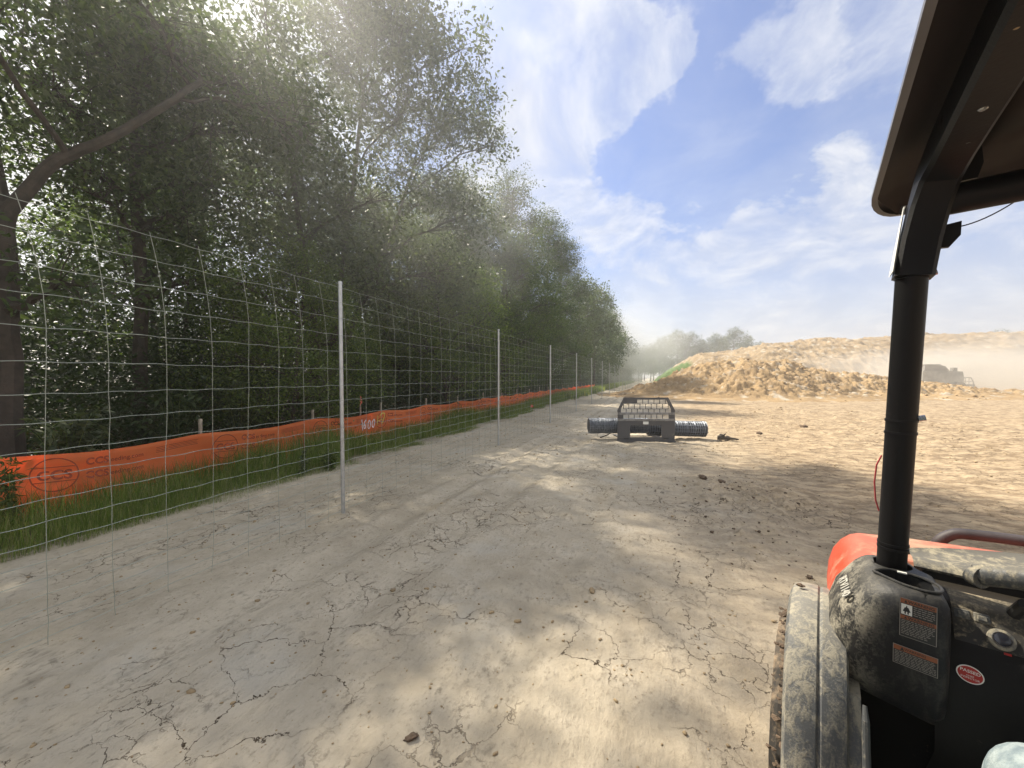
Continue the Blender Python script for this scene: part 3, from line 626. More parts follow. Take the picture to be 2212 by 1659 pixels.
sm=MB(); sm.box((0,0,.42),(.038,.038,1.06),bev=.004); st0=sm.build('stake',WOOD,silt)
for i,y in enumerate(STAKES):
    p=st0 if i==0 else st0.copy()
    if i: col.objects.link(p); p.parent=silt
    p.location=(-.02,y,random.uniform(-.03,.03)); p.rotation_euler=(R(random.uniform(-2,2)),R(random.uniform(-2,2)),0)
def onfab(v,y0,z0,off):   # lettering coordinates (u along fence, v up) laid on the cloth
    y=y0+v[:,0]; z=z0+v[:,1]+(s_top(y0+v[:,0])-.70); return np.stack([s_x(y,z)+off,y,z],-1)
pm=MB(); tv,tf=text_mesh('CCS',.115,0,1.05,.004); tv2,tf2=text_mesh('eeding.com',.075,0,1.,.001); tv3,tf3=text_mesh('CCS',.15,0,1.,.004)
def ringf(r0,r1,a0=0,a1=2*math.pi,n=40):
    a=np.linspace(a0,a1,n); v=np.concatenate([np.stack([np.cos(a)*r0,np.sin(a)*r0,a*0],-1),np.stack([np.cos(a)*r1,np.sin(a)*r1,a*0],-1)]); return v,[(i,i+1,n+i+1,n+i) for i in range(n-1)]
for k in range(-4,16):
    yc=4.39+1.94*k; zc=.46
    v,f=ringf(.185,.197); pm.add(onfab(v,yc,zc,.006),f)
    pm.add(onfab(tv3,yc,zc-.01,.006),tf3)
    for s_ in (.085,-.085):
        v=np.array([(-.18,s_,0),(.18,s_,0),(.18,s_+.008,0),(-.18,s_+.008,0)]); pm.add(onfab(v,yc,zc,.006),[(0,1,2,3)])
    for q in (.09,-.075):
        pm.add(onfab(tv+np.array([.36,q+.03,0]),yc,zc,.006),tf); pm.add(onfab(tv2+np.array([.66,q+.02,0]),yc,zc,.006),tf2)
    for q in range(4):
        y0_=yc+.98; v=np.array([(0,.16-q*.022,0),(.55,.16-q*.022,0),(.55,.166-q*.022,0),(0,.166-q*.022,0)]); 
        vv=np.concatenate([np.linspace(v[0],v[1],8),np.linspace(v[3],v[2],8)]); pm.add(onfab(vv,y0_,zc,.006),[(i,i+1,9+i,8+i) for i in range(7)])
pm.build('printed_logo',PRINT,silt)
def stroke(mb,pts,y0,z0,w_=.011):
    pts=np.array(pts,float)*np.array([.87,1]); k=len(pts); tt=np.linspace(0,k-1,k*5); p=np.stack([np.interp(tt,np.arange(k),pts[:,i]) for i in range(2)],-1)
    p[1:-1]=(p[:-2]+p[1:-1]*2+p[2:])/4
    t=np.gradient(p,axis=0); t/=np.linalg.norm(t,axis=1)[:,None]+1e-9; nn=np.stack([-t[:,1],t[:,0]],-1)
    v=np.concatenate([p+nn*w_,p-nn*w_]); v=np.concatenate([v,v[:,:1]*0],1); n=len(p); mb.add(onfab(v,y0,z0,.012),[(i,i+1,n+i+1,n+i) for i in range(n-1)])
# hand-sprayed survey mark, coordinates in metres along / up the cloth
y0=7.52; sw=MB()
stroke(sw,[(0,.17),(0,.08),(0,-.02),(.01,-.10)],y0,.43); stroke(sw,[(.17,.14),(.10,.10),(.06,.02),(.07,-.06),(.12,-.05),(.14,.0),(.10,.04),(.06,0)],y0,.43)
for dx in (.23,.42): stroke(sw,[(dx+.09,.11),(dx+.02,.05),(dx,-.05),(dx+.05,-.10),(dx+.11,-.04),(dx+.13,.05),(dx+.09,.11)],y0,.43)
stroke(sw,[(-.05,.07),(.03,.08)],y0,.43,.006)
sw.build('sprayed_number',PAINTW,silt); sy=MB()
stroke(sy,[(.68,.17),(.67,.06),(.68,-.08)],y0,.43); stroke(sy,[(.78,.16),(.86,.21),(1.0,.20),(.97,.08),(.88,-.06)],y0,.43)
stroke(sy,[(.63,.03),(.74,.04),(.95,.06)],y0,.43,.006); sy.build('sprayed_digits',PAINTY,silt)
# survey lath and pin flag
lath=MB(); lath.box((0,0,.55),(.012,.045,1.15)); lo=lath.build('survey_lath',WOOD); lo.location=(-6.85,7.85,0); tag(lo,'thin tall survey lath standing behind the orange fabric by the nearest post','survey stake')
fl=MB(); fl.add([(0,0,1.12),(0,.045,1.12),(.02,.05,.95),(.0,0,.9)],[(0,1,2,3)]); fo=fl.build('ribbon',FLAGM,lo); fo.location=(.012,-.02,0)
pf=empty('pin_flag',(-5.0,16.2,0)); tag(pf,'small pink marking flag in the grass between the second and third posts','marker flag')
q=MB(); q.tube([(0,0,0),(.01,.02,.38)],.003,5); q.build('pin',GALV,pf); q=MB(); q.grid([[(0,0,.27),(0,0,.39)],[(.06,.03,.28),(.07,.02,.39)],[(.13,-.01,.29),(.11,0,.36)]]); q.build('flag',FLAGM,pf)
# far end field gate
gt=empty('end_gate',(*c2w(104,39.6),0),R(0)); tag(gt,'pale metal frame closing the far end of the fence line','gate')
q=MB()
for z in (.15,2.0): q.tube([(-2.4,0,z),(2.4,0,z)],.05,6)
q.build('rail',GALV,gt)
for x in (-2.4,2.4): q=MB(); q.tube([(x,0,-.1),(x,0,2.1)],.06,6); q.build('upright',GALV,gt)

# ---------------------------------------------------------------- fork carriage with wire rolls
fr=empty('fork_carriage',(-.168,10.26,-.02),R(19.9)); tag(fr,'black steel fork carriage with a gridded back guard standing on the track','forklift attachment')
K=1.43/790
def U(x): return (x-910)*K
def Vv(y): return (862-y)*K
pl=MB(); t=.016
def plate(x0,x1,y0,y1,th=t,yo=0,m=0): pl.box(((U(x0)+U(x1))/2,yo,(Vv(y0)+Vv(y1))/2),(abs(U(x1)-U(x0)),th,abs(Vv(y1)-Vv(y0))),m)
plate(517,690,572,795,.02); plate(1121,1303,572,795,.02); plate(690,1121,572,636,.018); plate(520,1300,796,846,.05,.01)
pl.prism([(U(510),Vv(846)),(U(1310),Vv(846)),(U(1300),Vv(864)),(U(520),Vv(864))],-.06,.07,1,0)
pl.build('face_plate',STEEL,fr); pl=MB(); plate(517,1303,542,571,.05,-.004); plate(520,1300,455,486,.04,-.004); pl.build('cross_rail',STEELT,fr)
pl=MB(); plate(517,596,487,541); plate(1218,1303,487,541)
pl.prism([(U(515),Vv(455)),(U(515),Vv(425)),(U(600),Vv(250)),(U(625),Vv(250)),(U(625),Vv(278)),(U(562),Vv(408)),(U(560),Vv(455))],-.012,.012)
pl.prism([(U(1303),Vv(455)),(U(1303),Vv(425)),(U(1208),Vv(250)),(U(1180),Vv(250)),(U(1180),Vv(278)),(U(1250),Vv(408)),(U(1250),Vv(455))],-.012,.012)
plate(626,1179,250,279,.024); pl.prism([(U(626),Vv(279)),(U(785),Vv(279)),(U(785),Vv(334)),(U(600),Vv(334))],-.011,.011)
for (xa,ya,xb,yb) in ((785,334,1205,341),(598,404,1215,410)): plate(xa,xb,ya,yb,.014,.001)
def cells(xs_,y0,y1):
    for x in xs_: plate(x-4,x+4,y0,y1,.012,.002)
cells([862,938,1016,1094,1172],279,334); cells([598,671,747,824,901,978,1055,1134,1212],341,404); cells([635,712,788,866,942,1018,1096,1176],410,455); cells([671,747,824,901,978,1055,1134],487,541)
pl.build('back_guard',STEEL,fr); pl=MB(); plate(866,940,580,618,.006,-.013); pl.build('name_plate',WHITEM,fr)
pl=MB(); plate(598,666,806,820,.012,-.022); plate(1148,1218,806,820,.012,-.022); plate(690,1121,776,789,.012,.03); pl.build('slot_trim',LBLK,fr)
for xx in (640,1180):
    q=MB(); q.prism([(.02,.02),(.02,.45),(.05,.45),(.055,.07),(1.15,.03),(1.15,.02)],U(xx)-.05,U(xx)+.05,0); q.build('fork_tine',STEEL,fr)
def wire_roll(x0,x1,rad,nring,nlong,seed,label):
    root=empty('wire_roll'); r=np.random.default_rng(seed); c=MB(); a=np.linspace(0,2*np.pi,26)
    P=np.array([[(x,math.cos(q)*rad*.9*(1+.03*math.sin(3*q+x*9)),math.sin(q)*rad*.9) for q in a] for x in np.linspace(x0+.01,x1-.01,12)]); c.grid(P)
    for x in (x0+.01,x1-.01): 
        b=np.array([(x,math.cos(q)*rad*.9,math.sin(q)*rad*.9) for q in a[:-1]]); c.add(b,[tuple(range(25))])
    c.build('inner_layers',ROLLD,root,smooth=True); m_=MB()
    for lay in range(3):
        rr=rad*(.94+.03*lay)
        for i in range(nring):
            x=x0+(x1-x0)*(i+r.uniform(-.25,.25)+.5)/nring; q=np.linspace(0,2*np.pi,25)[:-1]; k=rr*(1+r.normal(0,.012))
            m_.tube(np.stack([x+r.normal(0,.004,24),np.cos(q)*k,np.sin(q)*k],-1),.0032 if i%4 else .0048,4,closed=True)
        for i in range(nlong):
            q=i*2*np.pi/nlong+r.uniform(0,.2)+lay*.1; xs_=np.linspace(x0,x1,14); m_.tube(np.stack([xs_,np.cos(q)*rr+r.normal(0,.004,14),np.sin(q)*rr+r.normal(0,.004,14)],-1),.0026,4,caps=False)
    m_.build('wire_wraps',ROLLW,root); return tag(root,label,'wire roll')
wl=wire_roll(-.76,.76,.195,66,22,1,'tightly wound blue grey wire roll sticking out left of the fork carriage')
wl.location=(*[a+b for a,b in zip((-.168,10.26),(-.6*cy_-.38*sy_,-.6*sy_+.38*cy_))],.34); wl.rotation_euler=(0,0,R(19.9))
wr=wire_roll(-.55,.95,.20,26,16,2,'looser silvery wire roll sticking out right of the fork carriage')
wr.location=(*[a+b for a,b in zip((-.168,10.26),(.72*cy_-.42*sy_,.72*sy_+.42*cy_))],.27); wr.rotation_euler=(0,R(1.5),R(19.0))
dl=MB(); r=np.random.default_rng(3)
for a,b,ra in (((0,0,.08),(.48,-.05,.04),.055),((.1,.05,.12),(.3,.1,.03),.04),((.22,-.02,.1),(.55,.05,.02),.03),((.05,0,.1),(.15,-.08,.19),.035)):
    p=bez(np.array(a),(np.array(a)+np.array(b))/2+r.normal(0,.03,3),np.array(b),7); dl.tube(p+r.normal(0,.008,p.shape),np.linspace(ra,ra*.3,7),7)
do=dl.build('driftwood_log',BARK); do.location=(1.52,10.95,0); do.rotation_euler=(0,0,R(20)); tag(do,'short piece of dark broken wood at the right end of the wire roll','log')
dl=MB(); p=bez(np.array([0,0,.02]),np.array([.2,.02,.06]),np.array([.42,.05,.2]),6); dl.tube(p,np.linspace(.018,.01,6),5); do=dl.build('broken_stick',BARK); do.location=(-1.30,10.35,0); do.rotation_euler=(0,0,R(25)); tag(do,'thin stick leaning under the left wire roll','stick')

# ---------------------------------------------------------------- utility vehicle the photo was taken from
VZ=R(-18.6)
veh=empty('utility_vehicle',(0,0,0),VZ); tag(veh,'muddy orange and black utility vehicle with a roof, seen from its driver seat','utility vehicle')
def fillpoly(mb,outer,holes,z,m=0):
    bm=bmesh.new()
    for lp in [outer]+holes:
        vs=[bm.verts.new((p[0],p[1],z)) for p in lp]
        for i in range(len(vs)): bm.edges.new((vs[i],vs[(i+1)%len(vs)]))
    bmesh.ops.triangle_fill(bm,use_beauty=True,use_dissolve=False,edges=bm.edges[:]); bm.verts.index_update()
    mb.add([v.co[:] for v in bm.verts],[[v.index for v in f.verts] for f in bm.faces],m); bm.free()
def smoothloop(p,n=6):
    p=np.array(p,float); k=len(p); out=[]
    for i in range(k):
        a,b,c,d=p[i-1],p[i],p[(i+1)%k],p[(i+2)%k]
        for t in np.linspace(0,1,n,endpoint=False): out.append(.5*((2*b)+(-a+c)*t+(2*a-5*b+4*c-d)*t*t+(-a+3*b-3*c+d)*t**3))
    return np.array(out)
def Xs(z): return float(np.interp(z,[.80,.90,.95,1.01,1.05,1.09,1.13],[.012,.012,.014,.020,.034,.060,.086]))
def Yr(z): return float(np.interp(z,[.82,.88,.95,1.05,1.11,1.135],[1.245,1.215,1.20,1.192,1.196,1.203]))
def cowl_ring(z,ins=0):
    xs0=Xs(min(z,1.13))+ins; yr=Yr(z)+ins; rc=.075; x1=.217-ins; pts=[(xs0,1.395-ins*.3),(xs0,1.36),(xs0,1.32)]
    a=np.linspace(math.pi,1.5*math.pi,9); pts+=[(xs0+rc+rc*math.cos(q),yr+rc+rc*math.sin(q)) for q in a]
    pts+=[(x,yr) for x in np.linspace(xs0+rc+.01,x1-.03,4)]; a=np.linspace(1.5*math.pi,2*math.pi,6); pts+=[(x1-.022+.022*math.cos(q),yr+.022+.022*math.sin(q)) for q in a]
    pts+=[(x1,1.28),(x1,1.335),(x1-.02,1.36),(x1-.03,1.395-ins*.3)]
    return pts
cw=MB(); lev=[(.825,.02),(.83,.004),(.86,0),(.90,0),(.95,0),(1.0,0),(1.05,0),(1.09,0),(1.108,.001),(1.12,.005),(1.128,.011),(1.132,.020)]
rings=[[(x,y,z-(.035*max(0,1-(x-.0)/.2) if z<.87 else 0)*-1) for (x,y) in cowl_ring(z,i)] for z,i in lev]
cw.grid(np.array(rings).transpose(1,0,2),closed_u=True)
cup=smoothloop([(.101,1.270),(.108,1.287),(.128,1.304),(.153,1.305),(.184,1.297),(.206,1.272),(.208,1.243),(.198,1.227),(.178,1.221),(.148,1.229),(.126,1.246),(.112,1.259)],4)
pa=np.linspace(0,2*np.pi,25)[:-1]; ph_=[(.140+.052*math.cos(q),1.368+.024+.028*math.sin(q)-.028) for q in pa]
ph_=[(.139+.038*math.cos(q),1.352+.036*math.sin(q)) for q in pa]
cw2=MB(); fillpoly(cw2,[p[:2] for p in rings[-1]],[ [tuple(p) for p in cup], ph_ ],1.132)
cw.add(np.concatenate(cw2.v),cw2.f)
c0=cup.mean(0)
def cupring(s,z): return [(c0[0]+(p[0]-c0[0])*s,c0[1]+(p[1]-c0[1])*s,z) for p in cup]
P=[cupring(1,1.132),cupring(.985,1.12),cupring(.95,1.09),cupring(.90,1.055)]
cw.grid(np.array(P).transpose(1,0,2),closed_u=True); cw.add(P[-1],[tuple(range(len(cup)))])
hp=[[(a,b,1.132) for a,b in ph_],[(a,b,1.02) for a,b in ph_]]; cw.grid(np.array(hp).transpose(1,0,2),closed_u=True); cw.add(hp[1],[tuple(range(len(ph_)))])
cowl=cw.build('dash_pod',PODM,veh,smooth=True)
q=MB(); q.tube([(p[0],p[1],1.133) for p in cup],.0034,8,closed=True); q.build('cup_holder_rim',PODM,cowl,smooth=True)
q=MB(); q.box((.152,1.297,1.135),(.016,.006,.003)); q.build('rim_tab',WHITEM,cowl)
# embossed model lettering on the pod's side
tv,tf=text_mesh('RTV1140',.029,.0012,.95,.0012)
q=MB(); nrm=Vector((-.72,-.06,.69)).normalized(); xd=Vector((0,-1,0)); xd=(xd-nrm*xd.dot(nrm)).normalized(); yd=nrm.cross(xd)
org=Vector((Xs(1.075)-.002,1.272,1.077)); q.add([org+xd*v[0]*.92+yd*v[1]+nrm*(v[2]+.0012) for v in tv],tf); q.build('embossed_lettering',simple('raised_lettering',(.33,.32,.28),.6),cowl)
def decal(name,x0,x1,z0,z1,Y,skew,build,parent):
    """flat label facing the driver; build() draws in 0..1 coordinates: rect(u0,v0,u1,v1,mat,layer), text(...)"""
    mb=MB(); mats=[LBLK,WHITEM,ORANGL,LGREY,LRED]
    def pt(u,v,l): return (x0+(x1-x0)*u,Y-.0006-.00035*l,z0+(z1-z0)*v+skew*(u-.5))
    def rect(u0,v0,u1,v1,m,l): mb.add([pt(u0,v0,l),pt(u1,v0,l),pt(u1,v1,l),pt(u0,v1,l)],[(0,1,2,3)],m)
    def text(s,u,v,h,m,l,sp=1.,bold=0.):
        tv,tf=text_mesh(s,h,0,sp,bold); mb.add([(pt(u,v,l)[0]+a[0],Y-.0006-.00035*l,pt(u,v,l)[2]+a[1]+skew/(x1-x0)*a[0]) for a in tv],tf,m)
    def tri(c,m,l): mb.add([pt(*p,l) for p in c],[tuple(range(len(c)))],m)
    build(rect,text,tri,mb,pt); o=mb.build(name,mats,parent); return o
def lab1(rect,text,tri,mb,pt):
    rect(0,0,1,1,3,0); rect(.02,.013,.98,.987,0,1)
    for (v0,v1) in ((.87,.985),(.46,.555)):
        rect(.02,v0,.98,v1,2,2); text('WARNING',.58,(v0+v1)/2-.005,.0082,0,3,1.,.0002); c=(v0+v1)/2; tri([(.12,v0+.02),(.21,v0+.02),(.165,v1-.015)],0,3)
    rect(.04,.58,.34,.85,1,2); tri([(.08,.66),(.30,.66),(.24,.77),(.14,.77)],0,3); tri([(.17,.77),(.21,.77),(.20,.82),(.18,.82)],0,3); tri([(.13,.60),(.17,.60),(.17,.66),(.13,.66)],0,3); tri([(.21,.60),(.25,.60),(.25,.66),(.21,.66)],0,3)
    r=np.random.default_rng(1)
    for i in range(5): 
        v=.82-i*.052; x=.38
        while x<.9: w_=r.uniform(.05,.14); rect(x,v,min(.94,x+w_),v+.018,3,2); x+=w_+.025
    for i in range(9):
        v=.42-i*.043; x=.05; e=r.uniform(.6,.95)
        while x<e: w_=r.uniform(.05,.14); rect(x,v,min(.95,x+w_),v+.016,3,2); x+=w_+.025
decal('warning_label',.1366,.193,1.034,1.118,Yr(1.075)-.0035,-.004,lab1,cowl)
def lab2(rect,text,tri,mb,pt):
    rect(0,0,1,1,3,0); rect(.015,.03,.985,.97,0,1); rect(.015,.74,.985,.97,2,2); text('WARNING',.5,.855,.0068,0,3,1.,.0001); tri([(.16,.77),(.26,.77),(.21,.95)],0,3)
    r=np.random.default_rng(2)
    for i in range(8):
        v=.66-i*.08; x=.04
        while x<.92: w_=r.uniform(.05,.13); rect(x,v,min(.96,x+w_),v+.03,3,2); x+=w_+.02
decal('warning_label',.1275,.196,.968,1.010,Yr(.99)-.0035,-.006,lab2,cowl)
# dash panel right of the pod
q=MB(); pr_=[(1.44,1.118),(1.402,1.116),(1.40,1.10),(1.37,1.098),(1.315,1.093),(1.305,1.085),(1.268,1.025),(1.262,1.01),(1.245,.99),(1.236,.90),(1.235,.78),(1.33,.66),(1.42,.50)]
P=[[(x,y,z) for (y,z) in pr_] for x in np.linspace(.2,1.46,24)]; q.grid(P); q.build('dash_panel',PLASTD,veh,smooth=True)
q=MB(); Yh=lambda x: np.interp(min(x,1.5-x),[.08,.19,.27,.41,.75],[1.40,1.485,1.545,1.615,1.65])
xs_=np.linspace(.185,1.315,30); P=[[(x,1.408,1.108),(x,1.402,1.122),(x,1.41,1.131),(x,1.43,1.135),(x,(1.43+Yh(x))/2,1.132),(x,Yh(x)-.01,1.137),(x,Yh(x),1.141),(x,Yh(x)+.006,1.12)] for x in xs_]; q.grid(P); q.build('dash_top',PLAST,veh,smooth=True)
PANM=dusty('dusty_sunlit_panel',(.03,.03,.03),(.27,.225,.15),.62,.6,30,(1,1,1),None,.2)  # dust tone that also paints the sunlit tan patch round the key
q=MB(); q.grid([[(x,y-.0015,z+.001) for (y,z) in ((1.36,1.0985),(1.316,1.094),(1.303,1.085),(1.268,1.025))] for x in np.linspace(.232,.37,8)]); q.build('control_panel',PANM,veh,smooth=True)
# panel controls: plane tangent and normal of the sloping control face
tx=Vector((1,0,0)); tn=Vector((0,-.85,.53)).normalized(); ty=tn.cross(tx); ty=-ty if ty.z<0 else ty
def onp(x,s,h): o=Vector((x,1.305,1.085)); return o-ty*s+tn*h
def rot_panel(): return Matrix((tx,ty,tn)).transposed()
for i,(x,s) in enumerate(((.247,.014),(.276,.014))):
    q=MB(); q.box(onp(x,s,.002),(.024,.019,.006),0,rot_panel(),bev=.002); rk=q.build('rocker_switch',PLAST,veh); q=MB(); q.box(onp(x,s+.001,.0065),(.014,.010,.004),0,rot_panel(),bev=.0012); q.build('rocker',PLAST,rk)
q=MB()
for (r0,h0,r1,h1) in ((.021,0,.020,.006),(.020,.006,.013,.008)): q.tube([onp(.300,.047,h0),onp(.300,.047,h1)],[r0,r1],28)
ks=q.build('key_switch',PLAST,veh,smooth=True); q=MB(); q.tube([onp(.300,.047,.007),onp(.300,.047,.0105),onp(.300,.047,.0125)],[.0125,.0115,.006],24); q.build('key_barrel',GLOSS,ks,smooth=True)
q=MB(); q.tube([onp(.300+.0135*math.cos(a),.047+.0135*math.sin(a),.008) for a in np.linspace(0,6.283,25)[:-1]],.0012,6,closed=True); q.build('key_ring',CHROME,ks)
q=MB(); q.box(onp(.306,.072,.001),(.010,.004,.002),0,rot_panel()); q.build('red_mark',LRED,ks)
def stick(rect,text,tri,mb,pt):
    a=np.linspace(0,2*np.pi,33)[:-1]; mb.add([pt(.5+.5*math.cos(t),.5+.5*math.sin(t),0) for t in a],[tuple(range(32))],1); mb.add([pt(.5+.45*math.cos(t),.5+.44*math.sin(t),1) for t in a],[tuple(range(32))],4)
    text('PASSED',.5,.66,.0088,1,2,1.,.0001); text('CHIEF',.5,.42,.0042,1,2); text('INSPECTOR',.5,.29,.0052,1,2)
decal('inspection_sticker',.229,.269,.955,.992,1.236,-.004,stick,veh)
q=MB(); q.tube(smoothloop([(.268,1.255,1.176),(.30,1.252,1.190),(.36,1.22,1.202),(.46,1.1,1.21)],5)[:16],[.022]*16,14); q.build('lever_grip',PLAST,veh,smooth=True)
q=MB(); q.tube([(.322,1.30,1.10),(.325,1.26,1.14)],[.012,.010],10); q.build('choke_knob',LBLK,veh)
# lower dash and footwell
q=MB(); q.box((.75,.9,.425),(1.42,1.3,.03)); q.build('floor_pan',PLASTD,veh)
q=MB(); q.box((.75,1.42,.66),(1.38,.04,.5)); q.build('firewall',PLASTD,veh)
q=MB(); q.prism([(1.44,.42),(1.07,.42),(1.10,.6),(1.13,.75),(1.17,.875),(1.44,.875)],.045,.075,0); q.build('footwell_side',FENDM,veh)
q=MB(); q.tube([(.080,1.150,.875),(.081,1.135,.85),(.082,1.09,.72),(.082,1.05,.55),(.085,.98,.43)],[.004,.007,.008,.008,.008],10); q.build('door_sill_trim',PLAST,veh)
# muddy front fenders
def fender(sign):
    pr=[(2.25,.50),(2.15,.62),(2.0,.72),(1.83,.82),(1.65,.90),(1.5,.962),(1.40,.990),(1.32,.998),(1.25,.985),(1.19,.95),(1.145,.89),(1.115,.81),(1.095,.70),(1.07,.58),(1.02,.46)]
    pr=np.array(pr); tt=np.linspace(0,len(pr)-1,60); pr=np.stack([np.interp(tt,np.arange(len(pr)),pr[:,i]) for i in range(2)],-1)
    for _ in range(3): pr[1:-1]=(pr[:-2]+2*pr[1:-1]+pr[2:])/4
    t=np.gradient(pr,axis=0); t/=np.linalg.norm(t,axis=1)[:,None]; nn=np.stack([t[:,1],-t[:,0]],-1); nn*=np.sign(nn[20,1])
    sec=[(-.062,-.055),(-.068,-.045),(-.069,-.022),(-.062,-.006),(-.045,.002),(-.02,.004),(-.005,.003),(.0,-.002),(.006,.003),(.03,.002),(.05,-.006),(.055,-.03)]
    P=[[(x if sign>0 else 1.5-x, p[0]+n_[0]*h,p[1]+n_[1]*h) for (x,h) in sec] for p,n_ in zip(pr,nn)]
    mb=MB(); mb.grid(P); o=mb.build('fender',FENDM,veh,smooth=True); return o
fender(1); fender(-1)
q=MB(); v,f=rock_proto(9,2); q.add(v*.010+np.array([-.045,1.385,1.003]),f); q.build('mud_clump',MUD,veh)
# hood, guard, nose
q=MB(); P=[]
for Y in np.concatenate([np.linspace(1.385,1.9,12),np.array([1.98,2.04,2.07,2.08])]):
    dz=np.interp(Y,[1.385,1.6,1.75,1.9,1.98,2.04,2.08],[0,.0,-.02,-.07,-.14,-.26,-.42]); row=[]
    for x,z in ((.018,.92),(.022,.98),(.034,1.028),(.054,1.062),(.076,1.084),(.100,1.095),(.13,1.098),(.2,1.106),(.30,1.112),(.42,1.118),(.6,1.128),(.75,1.130)): row.append((x+max(0,Y-1.8)*.3,Y,z+dz-(.07 if Y<1.47 else 0)*(x>.13)))
    row+= [(1.5-a,b,c) for a,b,c in row[-2::-1]]; P.append(row)
q.grid(P); q.build('hood',REDM,veh,smooth=True)
q=MB(); q.box((.75,2.04,.62),(1.2,.12,.34),bev=.03); gr=q.build('grille',PLAST,veh)
for x in (.30,1.20): q=MB(); q.tube([(x,2.08,.66),(x,2.12,.66)],.07,20); q.build('headlight',WHITEM,gr)
q=MB(); gp=smoothloop([(.26,2.05,.6),(.275,1.98,.85),(.297,1.90,1.02),(.33,1.895,1.078),(.39,1.895,1.094),(.6,1.895,1.104),(.9,1.895,1.104),(1.11,1.895,1.094),(1.17,1.895,1.078),(1.203,1.90,1.02),(1.225,1.98,.85),(1.24,2.05,.6)],5)[:-4]; q.tube(gp,.0165,12); q.build('brush_guard',simple('guard_tube_brown_black',(.05,.042,.045),.6,.0,.4,10),veh,smooth=True)
# roll cage: pillars, rails, cross bars
def pillar(sg):
    m=lambda x: x if sg>0 else 1.5-x
    mb=MB(); mb.tube([(m(.137),1.372,1.02),(m(.139),1.355,1.12),(m(.146),1.305,1.47),(m(.153),1.25,1.825)],[.0280,.0280,.0278,.0275],24); p=mb.build('front_pillar',BLACKS,veh,smooth=True)
    for (z,x,y,r_,hh) in ((1.828,.153,1.249,.0292,.008),(1.497,.1465,1.301,.0294,.003),(1.467,.146,1.305,.0294,.003),(1.187,.1405,1.345,.0296,.0025),(1.176,.1404,1.346,.0296,.003)):
        mb=MB(); mb.tube([(m(x),y,z-hh),(m(x),y,z+hh)],r_,24); mb.build('clamp_ring',BLACKS,p,smooth=True)
    for (x,y,z) in ((.153+.030,1.245,1.826),(.1465+.031,1.295,1.503)):
        mb=MB(); mb.tube([(m(x-.004),y,z),(m(x+.008),y,z+.003)],.0065,8); mb.build('clamp_bolt',CHROME,p)
    mb=MB(); mb.rect_tube([(m(.154),1.25,1.822),(m(.164),1.25,1.90),(m(.176),1.245,1.97),(m(.187),1.225,2.03),(m(.196),1.17,2.062),(m(.198),1.05,2.070),(m(.198),.6,2.074),(m(.198),-.42,2.074)],.064,.07,(1,0,0)); mb.build('upper_rail',BLACKS,veh,smooth=True)
    mb=MB(); mb.tube([(m(.2),-.42,2.06),(m(.15),-.46,1.5),(m(.12),-.46,.6)],.032,12); mb.build('rear_pillar',BLACKS,veh,smooth=True)
    return p
pL=pillar(1); pillar(-1)
q=MB(); q.tube([(.116,1.33,1.405),(.107,1.33,1.38),(.104,1.335,1.335),(.107,1.34,1.29),(.114,1.345,1.262)],.0017,8); q.build('red_cable',REDW,pL)
q=MB(); q.tube([(.19,1.25,1.980),(.75,1.25,1.992),(1.31,1.25,1.980)],.031,20); q.build('front_cross_bar',BLACKS,veh,smooth=True)
for (bx,by,bz) in ((.198,.98,2.034),(.198,.62,2.037),(.205,1.10,2.033),(.30,1.44,2.066),(.37,1.37,2.068)): q=MB(); q.tube([(bx,by,bz+.008),(bx,by,bz+.001),(bx,by,bz-.001)],[.0065,.0065,.004],8); q.build('roof_bolt',CHROME,veh)
q=MB(); r=np.random.default_rng(8); pp=rock_proto(5,1)
for i in range(16): q.add(pp[0]*np.array([1,1,.25])*r.uniform(.002,.006)+np.array([.198+r.uniform(-.028,.028),r.uniform(.3,1.12),2.037]),pp[1])
q.build('mud_spots',CLOD,veh)
q=MB(); q.tube([(.19,-.42,2.06),(1.31,-.42,2.06)],.03,12); q.build('rear_cross_bar',BLACKS,veh,smooth=True)
q=MB(); q.prism([(.19,1.93),(.229,1.935),(.228,1.905),(.212,1.883),(.19,1.884)],1.262,1.274,1); q.build('gusset_plate',BLACKS,veh); q=MB(); q.prism([(.205,2.02),(.25,2.02),(.258,2.05),(.255,2.085),(.205,2.085)],1.262,1.274,1); q.build('gusset_plate',BLACKS,veh)
q=MB(); q.tube(bez(np.array([.227,1.27,1.925]),np.array([.26,1.26,1.925]),np.array([.30,1.26,1.955]),9),.0014,6); q.build('hanging_wire',LBLK,veh)
q=MB(); q.add([(.1205,1.21,1.835),(.1205,1.285,1.835),(.142,1.278,1.99),(.142,1.262,1.99)],[(0,1,2,3)]); q.add([(.1185,1.21,1.835),(.1185,1.285,1.835),(.140,1.278,1.99),(.140,1.262,1.99)],[(3,2,1,0)]); q.build('pale_pillar_strip',WHITEM,veh)  # pale strip down the outer side of the upper pillar
